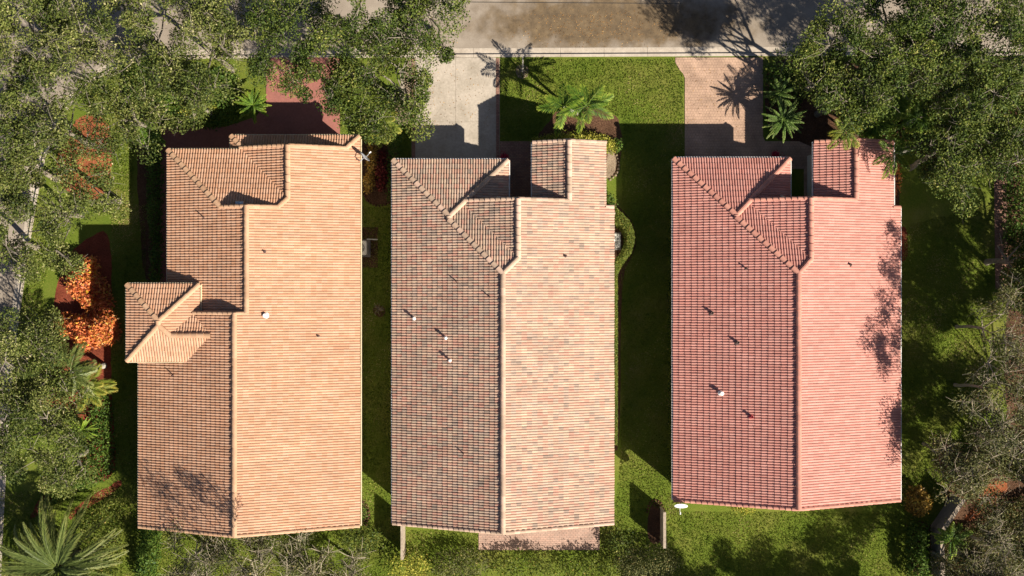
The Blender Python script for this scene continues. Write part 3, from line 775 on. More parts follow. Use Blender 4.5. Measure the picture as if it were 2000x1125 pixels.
tag(MB().tube([(*pp[0][:2],0.42),(*pp[1][:2],0.40)], 0.035, 8).build('drain_pipe', M['ac']), 'short grey pipe beside the shaded air conditioner', 'pipe')

def dish(px, py, z, face, label, mat, r, foot):
    x, y, _ = G(px, py, z); c = Vector((x, y, z)); face = Vector(face).normalized()
    t = thing('satellite_dish', label, 'satellite dish', (*foot[:2], foot[2]), 'satellite dishes on the houses')
    a = face.cross(Vector((0,0,1))).normalized(); b = a.cross(face).normalized()
    v = []; f = []; n = 20; rings = 5
    for side, th in ((0, 0.0), (1, -0.015)):
        for i in range(rings+1):
            rr_ = r*max(i, 0.02)/rings; d = 0.16*r*((i/rings)**2)*2 + th
            for k in range(n):
                q = 2*math.pi*k/n; v.append(c + a*rr_*math.cos(q) + b*rr_*1.08*math.sin(q) + face*(d-0.1*r))
    m = (rings+1)*n
    for s_ in (0, 1):
        for i in range(rings):
            for k in range(n):
                q = (s_*m+i*n+k, s_*m+i*n+(k+1)%n, s_*m+(i+1)*n+(k+1)%n, s_*m+(i+1)*n+k); f.append(q if s_ == 0 else q[::-1])
    for k in range(n): f.append((rings*n+k, rings*n+(k+1)%n, m+rings*n+(k+1)%n, m+rings*n+k))
    MB().add(v, f).build('reflector', mat, t, smooth=True)
    tip = c + face*r*1.25 - b*r*0.75
    MB().tube([c - b*r*0.98 - face*0.02, c - b*r*1.0 + face*r*0.4, tip], 0.018, 6).build('feed_arm', mat, t)
    MB().tube([tip, tip - face*0.12 + b*0.06], [0.045, 0.035], 10).build('receiver', M['white'], t)
    MB().tube([c - face*0.08*r, c - face*0.3 - Vector((0,0,0.05)), Vector(foot)], 0.028, 8).build('mast', mat, t)
    for s_ in (-1, 1): MB().tube([c - face*0.3 - Vector((0,0,0.08)), Vector(foot) + a*0.28*s_], 0.014, 6).build('stay', mat, t)
    return t
f3 = E2(1333, 974)
dish(1330, 986, 3.1, (-0.05,-0.80,0.42), 'white satellite dish on the lower left corner of the pink roof', M['white'], 0.40, (f3[0], f3[1]-0.05, zk2z(14)+0.02))
f1 = E2(698, 312)
dish(711, 307, 3.5, (0.62,0.60,0.12), 'grey satellite dish on the upper right eave of the orange roof', M['dish_shade'], 0.38, (f1[0], f1[1], zk2z(6)+0.05))

def planter(px, py, label):
    x, y, _ = G(px, py, 0.6); t = thing('flower_pot', label, 'flower pot', (x, y, 0.03))
    MB().lathe((x, y, 0.03), [(0.001,0),(0.14,0),(0.21,0.32),(0.23,0.33),(0.23,0.38),(0.19,0.38),(0.18,0.30),(0.001,0.30)], 16).build('pot', M['clay'], t)
    return t, x, y

# ------------------------------------------------------------------ plants
RS = np.random.RandomState(7)
def leaf_mesh(name, c, size, tone, up=0.9, aspect=0.5, rs=RS):
    n = len(c); nr = rs.normal(size=(n,3)); nr[:,2] = np.abs(nr[:,2])*0.6 + up*rs.uniform(0.3,1.4,n)
    nr /= np.linalg.norm(nr, axis=1)[:,None]
    t = np.cross(nr, rs.normal(size=(n,3))); t /= np.linalg.norm(t, axis=1)[:,None]; b = np.cross(nr, t)
    s = (np.asarray(size)*rs.uniform(0.65,1.3,n))[:,None]
    V = np.empty((n,4,3)); V[:,0] = c - t*s*0.5; V[:,1] = c + b*s*aspect*0.5 - t*s*0.05; V[:,2] = c + t*s*0.5 - nr*s*0.12; V[:,3] = c - b*s*aspect*0.5 - t*s*0.05
    return mesh_np(name, V.reshape(-1,3), np.arange(n*4).reshape(-1,4), np.repeat(tone, 4))

def tree(name, label, cx, cy, rpx, zm, hz, seed, leafmat='oak', bark='bark', dens=1.0, twig=1.0, leaf=0.17, base=None, clump=0.80, group=None, sx=1.0, trunk_r=0.15, per=420):
    rs = np.random.RandomState(seed); rnd = random.Random(seed)
    X, Y, _ = G(cx, cy, zm); R = rpx*(H-zm)/H/PPM
    bx, by = (X + rnd.uniform(-0.6,0.6), Y + rnd.uniform(-0.6,0.6)) if base is None else G(*base)[:2]
    t = thing(name, label, 'tree', (bx, by, 0), group)
    # limbs leave the trunk at a few heights and end under the crown's surface
    nl = max(5, int(R*2.2)); limbs = []; mb = MB()
    fork = Vector((bx + rnd.uniform(-.3,.3), by + rnd.uniform(-.3,.3), max(1.4, zm-hz*1.35)))
    mb.tube([(bx,by,-0.1),(bx+rnd.uniform(-.08,.08),by+rnd.uniform(-.08,.08),0.5),tuple((Vector((bx,by,0))+fork)/2+Vector((rnd.uniform(-.12,.12),rnd.uniform(-.12,.12),0))),tuple(fork)], [trunk_r*1.5,trunk_r*1.1,trunk_r,trunk_r*0.85], 9)
    lobes = []
    for i in range(nl):
        a = 2*math.pi*(i+rnd.uniform(-.35,.35))/nl; rr = R*(rnd.uniform(0.55,0.98) if i % 3 else rnd.uniform(0.2,0.5))
        end = Vector((X + rr*math.cos(a)*sx, Y + rr*math.sin(a), zm + hz*(0.75*(1-(rr/R)**2)) + rnd.uniform(-0.5,0.45)*hz*0.7))
        m1 = fork.lerp(end, 0.35) + Vector((rnd.uniform(-.4,.4), rnd.uniform(-.4,.4), rnd.uniform(-.3,.35)))
        m2 = fork.lerp(end, 0.7) + Vector((rnd.uniform(-.4,.4), rnd.uniform(-.4,.4), rnd.uniform(0,.45)))
        r0 = trunk_r*rnd.uniform(0.4,0.62); mb.tube([fork, m1-Vector((0,0,0.5)), m2-Vector((0,0,0.6)), end-Vector((0,0,0.45))], [r0, r0*0.65, r0*0.36, 0.02], 6); limbs.append((m1, m2, end)); lobes.append(end.copy()); end.z -= 0.0
    # leaf clumps gather round the limb ends, leaving gaps between the lobes
    nc = int(R*R*4.6*dens); cc = []
    while len(cc) < nc:
        L_ = lobes[rnd.randrange(nl)]; sp = R*0.30
        p = Vector((L_.x + rnd.gauss(0, sp)*sx, L_.y + rnd.gauss(0, sp), L_.z + rnd.gauss(0, hz*0.28)))
        q = math.hypot((p.x-X)/sx, p.y-Y)/R
        if q > 1.08: continue
        p.z = min(p.z, zm + hz*math.sqrt(max(0.05, 1.15-q*q)))
        cc.append(p)
    tw = MB()
    for p in cc:
        L3 = min(limbs, key=lambda l: min((l[1]-p).length, (l[2]-p).length))
        s = L3[2] if (L3[2]-p).length < (L3[1]-p).length else L3[1]
        mid = s.lerp(p, 0.5) + Vector((rnd.uniform(-.25,.25), rnd.uniform(-.25,.25), rnd.uniform(-.1,.3)))
        r0 = rnd.uniform(0.018,0.036)
        mb.tube([s, mid, p], [r0, r0*0.75, 0.012], 4, False)
        for _ in range(int(7*twig + rnd.random())):
            d = Vector((rnd.gauss(0,1), rnd.gauss(0,1), rnd.gauss(0.45,0.6))).normalized()*rnd.uniform(0.4,1.2)
            k = p + d*0.5 + Vector((rnd.uniform(-.1,.1),)*3)
            tw.tube([p, k, p+d], [0.014, 0.010, 0.005], 3, False)
    mb.v += []; mb.add(tw.v, tw.f)
    mb.build('trunk', M[bark], t)
    cn = np.array([tuple(p) for p in cc]); per_c = rs.randint(int(per*0.45), int(per*1.35), nc)
    idx = np.repeat(np.arange(nc), per_c); n = len(idx)
    g = rs.normal(size=(n,3)); g *= (rs.uniform(0.15,1.0,n)**0.5/np.linalg.norm(g,axis=1))[:,None]
    rad = rs.uniform(0.6,1.35,nc)*clump
    c = cn[idx] + g*np.stack([rad[idx], rad[idx], rad[idx]*0.55], 1)
    ct = rs.uniform(-0.24,0.24,nc)
    tone = np.clip(0.46 + ct[idx] + rs.normal(0,0.2,n), 0, 1)
    link('crown', leaf_mesh('crown', c, leaf, tone, 0.75, 0.52, rs), M[leafmat], t)
    return t

oakgrp = 'street oaks'
TREES = [
 # label, cx, cy, r, zmid, half height, mat, dens
 ('oak at the upper left corner of the photo', 70, 70, 150, 6.6, 1.9, 'oak', 0.72),
 ('oak over the street, second from the upper left corner', 262, 60, 128, 6.8, 1.9, 'oak', 0.62),
 ('oak filling the gap above the yellow shrubs of the orange roofed house', 410, 95, 112, 6.4, 1.9, 'oak', 0.85),
 ('oak beside the bend of the street on the left', 75, 250, 118, 6.2, 1.8, 'oak', 0.68),
 ('oak over the orange mulch patch at the left', 215, 235, 92, 5.4, 1.6, 'oak', 0.55),
 ('low oak between the walkway and the yellow shrubs', 350, 190, 82, 5.0, 1.5, 'oak', 0.75),
 ('oak at the left edge over the bend of the side street', 18, 345, 70, 5.8, 1.6, 'oak', 0.8),
 ('small oak at the left edge above the open stretch of side street', 12, 480, 42, 4.6, 1.3, 'oak', 0.85),
 ('oak left of the croton bushes along the side street', 95, 420, 108, 5.6, 1.7, 'oak', 0.72),
 ('small oak at the lawn edge right of the side street', 185, 380, 56, 4.6, 1.3, 'oak', 0.75),
 ('dark green oak overhanging the left of the red driveway', 560, 100, 92, 6.4, 1.8, 'oak_dark', 0.80),
 ('dark green oak between the red and the concrete driveways', 755, 150, 112, 6.2, 2.0, 'oak_dark', 0.88),
 ('smaller dark green oak beside the right edge of the red driveway', 718, 150, 62, 5.2, 1.6, 'oak_dark', 0.9),
 ('dark green oak reaching over the street above the concrete driveway', 850, 18, 92, 7.0, 1.7, 'oak_dark', 0.85),
 ('dark green oak top at the street edge above the red driveway', 690, 30, 84, 6.8, 1.7, 'oak_dark', 0.70),
 ('oak right of the paver driveway over the street', 1655, 125, 118, 6.4, 2.0, 'oak_dark', 0.90),
 ('low oak branch spread beside the cycads of the paver driveway', 1600, 150, 66, 5.0, 1.5, 'oak_dark', 0.85),
 ('oak over the mulch strip between the cycads and the feathery palms', 1672, 172, 60, 6.4, 1.8, 'oak_dark', 1.1),
 ('oak at the top edge, right of the street shadow', 1770, 20, 118, 7.0, 2.0, 'oak_dark', 0.85),
 ('oak in the middle of the upper right group, over the feathery palms', 1805, 130, 88, 6.0, 1.7, 'oak_dark', 0.8),
 ('oak at the right edge in the upper right corner', 1925, 60, 130, 7.2, 2.1, 'oak_dark', 0.85),
 ('oak over the palms beside the pink roof', 1885, 200, 108, 6.4, 1.9, 'oak_dark', 0.80),
 ('oak hanging down beside the front of the pink roof', 1850, 310, 92, 5.6, 1.7, 'oak_dark', 0.85),
 ('oak at the right edge above the shaded brick path', 1985, 300, 84, 6.0, 1.8, 'oak_dark', 0.85),
]
for i, (lab, cx, cy, r, zm, hz, mt, dn) in enumerate(TREES):
    tree('oak_tree', lab, cx, cy, r, zm, hz, 100+i, mt, 'bark', dn*1.05, 0.6, 0.14, group=oakgrp)
LEFT = [
 ('rounded tree at the left edge below the side street kerb', 50, 690, 86, 4.4, 1.5, 'oak', 0.95),
 ('broad tree at the left edge left of the strappy rosette', 55, 820, 104, 4.2, 1.5, 'oak', 0.95),
 ('small round tree below the strappy rosette on the left', 125, 905, 52, 3.6, 1.2, 'oak', 1.0),
]
for i, (lab, cx, cy, r, zm, hz, mt, dn) in enumerate(LEFT):
    tree('garden_tree', lab, cx, cy, r, zm, hz, 140+i, mt, 'bark', dn*1.45, 0.4, 0.13, group='garden trees on the left')
SPARSE = [
 ('thin grey twiggy tree at the right edge level with the roof shadow', 1982, 640, 88, 6.6, 1.9, 0.80, 1.6),
 ('broad thin twiggy tree at the right edge, lower right', 1962, 775, 108, 6.6, 2.0, 0.85, 1.6),
 ('thin leaning tree above the grey block wall', 1880, 905, 80, 4.4, 1.6, 1.10, 1.3),
 ('twiggy tree at the right edge above the orange mulch', 1992, 880, 66, 4.6, 1.5, 0.9, 1.4),
 ('pale twiggy tree in the lower right corner', 1965, 1065, 92, 4.4, 1.6, 0.95, 2.2),
 ('pale twiggy tree at the bottom edge right of the dark green palm', 1880, 1120, 60, 3.6, 1.3, 0.9, 1.8),
 ('pale twiggy tree below the left slope of the orange roof', 378, 1098, 70, 3.8, 1.3, 1.0, 2.6),
 ('pale twiggy tree at the bottom edge below the orange ridge', 490, 1104, 72, 3.8, 1.3, 0.95, 2.6),
 ('pale twiggy tree at the bottom edge below the orange right slope', 600, 1116, 66, 3.6, 1.2, 0.95, 2.4),
 ('small pale twiggy tree at the bottom edge beside the dark bush', 684, 1122, 50, 3.2, 1.1, 0.9, 2.2),
 ('tall thin tree under the lower edge that shades the orange roof', 489, 1215, 110, 9.0, 2.0, 0.32, 1.3),
]
for i, (lab, cx, cy, r, zm, hz, dn, tw) in enumerate(SPARSE):
    tree('thin_tree', lab, cx, cy, r, zm, hz, 160+i, 'sparse', 'palebark', dn*(1.75 if zm < 5 else 1.25 if zm < 8 else 1.0), tw*0.75, 0.13, group='thin twiggy trees', trunk_r=0.09, per=190, clump=0.68)
# trees just below the frame whose shade lies on the back lawn
SHADE = [
 ('bushy oak under the lower edge, left of three that shade the back lawn', 1545, 1356, 98, 5.0, 1.8, 1.2),
 ('bushy oak under the lower edge, middle of three that shade the back lawn', 1690, 1362, 98, 5.0, 1.8, 1.2),
 ('bushy oak under the lower edge, right of three that shade the back lawn', 1850, 1336, 94, 5.0, 1.8, 1.2),
 ('bushy oak at the lower edge below the bright green hedge', 1935, 1190, 62, 5.4, 1.7, 1.1),
 ('oak at the right edge below the shaded brick path', 2000, 490, 60, 5.5, 1.7, 1.0),
 ('oak past the right edge that shades the brick path', 2170, 520, 130, 6.5, 2.0, 1.2),
 ('oak past the right edge that dapples the upper side lawn', 2180, 690, 130, 6.5, 2.0, 1.05),
 ('oak past the right edge that dapples the middle of the side lawn', 2205, 850, 135, 6.8, 2.0, 1.0),
 ('oak past the right edge that dapples the lower side lawn', 2140, 1000, 115, 6.0, 1.8, 1.1),
]
for i, (lab, cx, cy, r, zm, hz, dn) in enumerate(SHADE):
    tree('oak_tree', lab, cx, cy, r, zm, hz, 190+i, 'oak_dark', 'bark', dn, 0.4, 0.15, group=oakgrp)

def shrub(name, label, outline, h, mat, seed, leaf=0.16, dens=420, up=0.6, aspect=0.5, cat='shrub', group=None, tight=0.10, lump=0.22, z0=0.0, zpx=None, bare=0.0, edge=0.38):
    """leaves spread through the volume above an outline on the ground; outline in photograph pixels"""
    rs = np.random.RandomState(seed); rnd = random.Random(seed)
    zz = h*0.85 if zpx is None else zpx
    poly = [G(x, y, zz)[:2] for x, y in outline]
    xs = [p[0] for p in poly]; ys = [p[1] for p in poly]; cx, cy = sum(xs)/len(xs), sum(ys)/len(ys)
    t = thing(name, label, cat, (cx, cy, 0), group)
    P = np.array(poly); Q = np.roll(P, -1, 0)
    area = 0.5*abs(np.sum(P[:,0]*Q[:,1]-Q[:,0]*P[:,1])); n = int(area*dens)
    pts = []
    while len(pts) < n:
        c = np.stack([rs.uniform(min(xs), max(xs), 4000), rs.uniform(min(ys), max(ys), 4000)], 1)
        ins = np.zeros(len(c), bool)
        for a, b in zip(P, Q):
            cond = (a[1] > c[:,1]) != (b[1] > c[:,1]); den = (b[1]-a[1]) if abs(b[1]-a[1]) > 1e-9 else 1e-9
            ins ^= cond & (c[:,0] < (b[0]-a[0])*(c[:,1]-a[1])/den + a[0])
        pts += list(c[ins])
    c = np.array(pts[:n])
    dmin = np.full(n, 9.0)
    for a, b in zip(P, Q):
        e = b-a; tt = np.clip(((c-a)@e)/max(e@e,1e-9), 0, 1); dmin = np.minimum(dmin, np.linalg.norm(c-(a+tt[:,None]*e), axis=1))
    ph = rs.uniform(0, 6.28, 6); fq = rs.uniform(2.0, 5.5, 6); an = rs.uniform(0, 6.28, 6)
    lumps = sum(np.sin((c[:,0]*math.cos(an[k]) + c[:,1]*math.sin(an[k]))*fq[k] + ph[k]) for k in range(6))/6
    top = h*np.clip(dmin/(edge*h+0.05), 0.18, 1)**0.45*(1+lump*lumps)
    z = z0 + top*(1 - np.abs(rs.normal(0, 0.28, n)))
    z = np.clip(z, 0.03, None)
    c3 = np.concatenate([c + rs.normal(0, tight, (n,2)), z[:,None]], 1)
    if bare > 0: c3 = c3[(lumps + rs.normal(0,0.25,n)) > -0.5+bare]; lumps = np.zeros(len(c3))
    tone = np.clip(0.5 + 0.18*lumps + rs.normal(0, 0.23, len(c3)), 0, 1)
    link('foliage', leaf_mesh('foliage', c3, leaf, tone, up, aspect, rs), M[mat], t)
    st = MB(); k = max(3, int(area*2.2))
    for _ in range(min(k, 60)):
        q = c3[rs.randint(len(c3))]; b0 = (q[0]*0.7+cx*0.0+0.3*q[0]+rnd.uniform(-.1,.1), q[1]+rnd.uniform(-.1,.1), -0.02)
        st.tube([b0, ((b0[0]+q[0])/2+rnd.uniform(-.08,.08), (b0[1]+q[1])/2, q[2]*0.55), tuple(q)], [0.022,0.016,0.006], 4, False)
    st.build('stem', M['stem'], t, kind='stuff')
    return t
def disc(cx, cy, rx, ry=None, n=14, seed=0, j=0.12):
    rnd = random.Random(seed); ry = ry or rx
    return [(cx+rx*math.cos(2*math.pi*i/n)*rnd.uniform(1-j,1+j), cy+ry*math.sin(2*math.pi*i/n)*rnd.uniform(1-j,1+j)) for i in range(n)]

# crotons left of the orange roof
shrub('croton_bush', 'tall orange and yellow croton bush, upper of the two on the left', [(150,502),(176,502),(180,540),(172,570),(176,600),(160,608),(146,590),(122,570),(118,540),(132,512)], 2.0, 'croton', 1, 0.22, 620, 0.5, 0.45, group='orange croton bushes')
shrub('croton_bush', 'wide orange red croton bush, lower of the two on the left', [(108,610),(140,618),(176,612),(214,618),(224,655),(215,668),(180,676),(150,688),(134,664),(104,645)], 1.7, 'croton', 2, 0.22, 620, 0.5, 0.45, group='orange croton bushes')
shrub('croton_bush', 'shaded croton beside the taller orange croton bush', [(180,535),(200,545),(214,590),(212,615),(186,610),(178,570)], 1.0, 'croton', 3, 0.2, 420, group='orange croton bushes')
shrub('croton_bush', 'bright yellow and orange croton at the eave of the orange roof', disc(716,356,10,18,seed=4), 1.5, 'croton_yellow', 4, 0.17, 700)
shrub('croton_bush', 'shaded yellow croton under the grey satellite dish', disc(726,312,12,34,seed=5), 1.1, 'croton_yellow', 5, 0.17, 520)
shrub('red_shrub', 'dark red leaved shrub in the shade beside the yellow croton', disc(744,330,14,40,seed=6), 0.8, 'red_plant', 6, 0.18, 420)
shrub('croton_bush', 'round yellow and bronze croton ball below the corner of the pink roof', disc(1804,985,24,29,seed=7,j=0.06), 2.0, 'croton_yellow', 7, 0.18, 700, group=None)
shrub('yellow_shrub', 'yellow flowered shrub under the oak, right of the walkway', disc(378,212,34,16,seed=8), 1.4, 'hedge_yellow', 8, 0.15, 460)
shrub('yellow_shrub', 'small yellow flowered shrub beside the cycad of the left house', disc(408,206,14,11,seed=9), 1.3, 'hedge_yellow', 9, 0.15, 460)
shrub('yellow_shrub', 'low yellow green shrub against the lower gable of the pink roof', disc(1455,995,20,9,seed=10), 0.5, 'hedge_yellow', 10, 0.13, 460)
shrub('red_shrub', 'red leaved shrub under the oak beside the pink roof', disc(1752,345,12,40,seed=11), 0.8, 'croton', 11, 0.16, 160)
# hedges
shrub('hedge', 'clipped yellow green hedge along the front of the middle house', [(1040,268),(1090,260),(1140,256),(1180,262),(1204,276),(1205,296),(1188,296),(1170,288),(1100,288),(1044,286)], 1.25, 'hedge_yellow', 20, 0.13, 900, cat='hedge')
shrub('green_shrub', 'small dark green shrub at the end of the yellow green hedge', disc(1206,283,10,13,seed=22), 0.9, 'hedge', 22, 0.15, 520)
shrub('hedge', 'curved clipped hedge round the sunlit air conditioner', [(1196,398),(1210,408),(1232,430),(1241,450),(1242,472),(1236,494),(1218,516),(1209,535),(1200,540),(1196,512),(1212,498),(1221,480),(1220,458),(1212,446),(1196,438)], 1.5, 'boxhedge', 21, 0.085, 3200, 0.9, cat='hedge', lump=0.05, tight=0.02, edge=0.06)
shrub('hedge', 'long narrow clipped hedge along the right eave of the middle house', [(1196,540),(1208,536),(1208,872),(1196,868)], 1.35, 'boxhedge', 23, 0.085, 3200, 0.9, cat='hedge', lump=0.05, tight=0.02, edge=0.06)
shrub('hedge', 'green hedge patch at the notch of the middle roof', [(1184,376),(1198,378),(1203,402),(1186,402)], 0.8, 'hedge', 24, 0.12, 800, cat='hedge')
shrub('hedge', 'shaded loose hedge along the red path of the left house', [(284,262),(311,268),(311,555),(286,555),(292,480),(283,400)], 1.0, 'hedge', 25, 0.16, 420, cat='hedge', lump=0.4)
shrub('hedge', 'bright green hedge between the left lawn strip and the middle drive', [(758,215),(776,225),(780,262),(778,385),(756,392),(756,300)], 1.6, 'hedge', 26, 0.13, 560, cat='hedge', lump=0.12)
shrub('hedge', 'bright green hedge below the lower left corner of the orange roof', [(268,1030),(304,1030),(306,1060),(296,1140),(256,1140),(262,1075)], 1.6, 'hedge', 27, 0.17, 520, cat='hedge')
shrub('hedge', 'bright green hedge in the lower right below the grey wall', [(1786,1030),(1822,1028),(1824,1075),(1826,1140),(1780,1140),(1782,1070)], 1.6, 'hedge', 28, 0.18, 520, cat='hedge')
shrub('hedge', 'low hedge at the lower right eave of the orange roof', [(702,982),(711,990),(714,1006),(707,1020),(702,1022)], 0.5, 'hedge', 29, 0.12, 700, cat='hedge')
shrub('ground_cover', 'leafy green ground cover beside the shaded lawn on the left', [(178,765),(212,764),(220,840),(222,905),(216,932),(176,952),(120,962),(95,990),(70,1000),(92,960),(150,930),(170,880)], 0.7, 'hedge', 30, 0.15, 420, lump=0.4)
shrub('ground_cover', 'green fern patch under the palms beside the pink roof', [(1660,190),(1720,170),(1800,190),(1860,230),(1850,290),(1740,290),(1690,270),(1650,225)], 0.8, 'hedge', 31, 0.18, 260, lump=0.4)
shrub('ground_cover', 'shaded shrubs on the mulch right of the paver driveway', [(1500,125),(1560,120),(1590,170),(1560,205),(1505,200)], 1.0, 'hedge', 32, 0.18, 300, lump=0.4)
shrub('ground_cover', 'green undergrowth beneath the oaks on the upper left', [(230,120),(330,115),(460,140),(470,230),(420,250),(320,245),(240,200)], 0.7, 'hedge', 33, 0.18, 200, lump=0.5)
shrub('ground_cover', 'green undergrowth right of the shaded brick path at the right edge', [(1968,330),(2030,330),(2030,620),(1975,600),(1966,470)], 1.0, 'hedge', 34, 0.18, 260, lump=0.5)
shrub('ground_cover', 'dark undergrowth beneath the oaks in the upper right corner', [(1745,118),(1850,116),(2040,116),(2040,320),(1900,320),(1870,240),(1760,200)], 0.8, 'oak_dark', 35, 0.17, 330, lump=0.5)
shrub('ground_cover', 'tangled undergrowth round the orange mulch at the lower right', [(1850,900),(1960,850),(2040,850),(2040,930),(1985,935),(1960,925),(1920,950),(1895,985),(1870,960)], 0.9, 'sparse', 36, 0.14, 420, lump=0.5)
shrub('ground_cover', 'olive undergrowth in the lower right corner below the orange mulch', [(1835,1035),(1900,1030),(1960,985),(2040,960),(2040,1150),(1830,1150)], 0.8, 'sparse', 37, 0.14, 420, lump=0.5)
shrub('ground_cover', 'green shrubs between the date palm and the shaded lawn', [(150,1010),(205,985),(240,960),(238,1040),(225,1130),(190,1130)], 0.5, 'boxhedge', 38, 0.13, 330, lump=0.5)
# bushes along the lower edge
bl = [('yellow flowered bush at the bottom edge below the wooden fence', disc(792,1112,46,24,seed=40), 1.7, 'hedge_yellow', 0.14, 330),
      ('olive leafy bush at the bottom edge left of the patio', disc(900,1108,58,28,seed=41), 1.6, 'sparse', 0.13, 420),
      ('leafy bush at the bottom edge below the patio', disc(1030,1112,80,26,seed=42), 1.5, 'boxhedge', 0.14, 420),
      ('leafy bush at the bottom edge right of the patio', disc(1160,1118,60,26,seed=43), 1.5, 'boxhedge', 0.14, 400),
      ('reddish olive bush below the round brown bed', disc(1268,1104,66,34,seed=44), 1.9, 'sparse', 0.13, 460),
      ('dark bush below the lower right corner of the orange roof', disc(706,1062,44,26,seed=45), 1.7, 'oak_dark', 0.15, 380),
      ('dark bush behind the wall right of the patio', disc(1215,1062,30,24,seed=46), 1.3, 'oak_dark', 0.15, 330)]
for i, (lab, ol, h_, mt, lf, dn) in enumerate(bl): shrub('bush', lab, ol, h_, mt, 40+i, lf, dn, lump=0.45, tight=0.16, group='bushes along the back boundary', bare=0.12)
for i, (lab, x, y) in enumerate((('red flower pot by the garage corner of the pink roof', 1516, 302), ('pink flower pot by the garage corner of the middle roof', 985, 306))):
    t, X, Y = planter(x, y, lab)
    rs = np.random.RandomState(60+i); c = np.array([X, Y, 0.55]) + rs.normal(0, 0.13, (160,3))*np.array([1,1,0.6])
    link('blossom', leaf_mesh('blossom', c, 0.09, rs.uniform(0,1,160), 0.5, 0.8, rs), M['pink'], t)

# palms
def frond_mesh(L, lmax, n, arch, droop, w, seed, spread=50, vee=0.25, tone=0.5, strap=False):
    rnd = random.Random(seed); v = []; f = []; tn = []
    def z(x): return arch*x - droop*x*x
    if strap:                                   # one folded blade
        k = 6
        for i in range(k+1):
            x = L*i/k; ww = w*math.sin(math.pi*(0.12+0.86*i/k))**0.7; zz = z(x)
            v += [(x,-ww,zz+ww*0.4),(x,0,zz),(x,ww,zz+ww*0.4)]; tn += [tone+rnd.uniform(-.1,.1)+0.2*i/k]*3
        for i in range(k):
            a = 3*i; f += [(a,a+3,a+4,a+1),(a+1,a+4,a+5,a+2)]
        return mesh_py('frond', v, f, tn)
    k = 7
    for i in range(k+1):
        x = L*i/k; r = 0.028*(1-0.8*i/k)
        v += [(x,-r,z(x)),(x,0,z(x)+r),(x,r,z(x))]; tn += [0.55]*3
    for i in range(k):
        a = 3*i; f += [(a,a+3,a+4,a+1),(a+1,a+4,a+5,a+2)]
    for i in range(n):
        q = 0.12 + 0.88*i/(n-1); x = L*q; ll = lmax*(math.sin(math.pi*(0.16+0.80*q))**0.65)*rnd.uniform(0.85,1.1)
        for s in (-1, 1):
            a = math.radians(spread*(1-0.55*q) + rnd.uniform(-7,7)); dx, dy = math.cos(a), math.sin(a)*s
            zz = z(x); up = vee*ll*rnd.uniform(0.6,1.2); m = 0.55*ll
            p0 = (x, 0.015*s, zz+0.01); p1 = (x+dx*m-dy*w*s*0.5, dy*m+dx*w*0.5*s, zz+up*0.7); p2 = (x+dx*ll, dy*ll, zz+up*0.25-0.16*ll); p3 = (x+dx*m+dy*w*s*0.5, dy*m-dx*w*0.5*s, zz+up*0.7)
            b = len(v); v += [p0,p1,p2,p3]; t_ = tone + rnd.uniform(-.22,.22) + 0.5*(q-0.5); c1 = lambda k: min(1, max(0, k)); tn += [c1(t_-0.22), c1(t_), c1(t_+0.25), c1(t_)]; f.append((b,b+1,b+2,b+3))
    return mesh_py('frond', v, f, tn)

def palm(name, label, cx, cy, z, L, nf, mat, seed, lmax=0.5, w=0.05, n=26, base=None, trunk_r=0.12, arch=(0.9,0.1), droop=0.22, group=None, trunkmat='palmbark', strap=False, az=None, spread=50, cat='palm', vee=0.25):
    rnd = random.Random(seed); X, Y, _ = G(cx, cy, z); bx, by = (X, Y) if base is None else G(*base)[:2]
    t = thing(name, label, cat, (bx, by, 0), group)
    pts = [(bx,by,-0.05),(bx*.97+X*.03,by*.97+Y*.03,z*0.25),(bx*.6+X*.4,by*.6+Y*.4,z*0.65),(X,Y,z)]
    MB().tube(pts, [trunk_r*1.35,trunk_r*1.05,trunk_r*0.95,trunk_r*0.8], 10).build('trunk', M[trunkmat], t)
    vs_ = []
    for q in range(6):
        tier = q/5; a = arch[0]*(1-tier)+arch[1]*tier
        me = frond_mesh(L*rnd.uniform(0.85,1.05)*(0.8+0.2*tier), lmax, n, a, droop*rnd.uniform(0.85,1.2), w, seed*10+q, spread, vee, 0.42+0.2*rnd.random(), strap); me.materials.append(M[mat]); vs_.append(me)
    for i in range(nf):
        o = bpy.data.objects.new('frond', vs_[i*6//nf]); COL.objects.link(o); o.parent = t
        ang = i*2.39996 + rnd.uniform(-.3,.3)
        if az is not None: ang = math.radians(az[0] + (az[1]-az[0])*((i*0.618) % 1.0))
        o.location = (X-bx, Y-by, z-0.02); o.rotation_euler = (rnd.uniform(-.3,.3), rnd.uniform(-.14,.14), ang); o.scale = (rnd.uniform(0.82,1.1),)*3
    return t
palm('palm_tree', 'left palm of the pair on the front lawn of the middle house', 1100, 208, 3.4, 1.8, 10, 'palm', 1, 0.46, 0.075, 19, (1118,222), 0.09, (0.75,0.0), 0.24, 'pair of lawn palms', spread=66, vee=-0.1)
palm('palm_tree', 'right palm of the pair on the front lawn of the middle house', 1146, 206, 3.6, 1.8, 10, 'palm', 2, 0.46, 0.075, 19, (1126,222), 0.09, (0.75,0.0), 0.24, 'pair of lawn palms', spread=66, vee=-0.1)
palm('cycad', 'pale green cycad rosette right of the paver driveway', 1530, 234, 2.2, 1.5, 30, 'cycad', 3, 0.20, 0.06, 24, None, 0.2, (0.8,0.1), 0.20, None, 'browntrunk', spread=42)
palm('cycad', 'shaded cycad rosette above the pale one by the paver driveway', 1522, 182, 1.2, 1.25, 22, 'cycad', 4, 0.18, 0.05, 22, None, 0.18, (0.8,0.1), 0.2, None, 'browntrunk')
palm('yucca', 'bright green strappy rosette on the left bed', 160, 840, 1.0, 0.98, 40, 'palm', 5, w=0.055, strap=True, arch=(1.1,0.15), droop=0.35, trunkmat='browntrunk', cat='yucca')
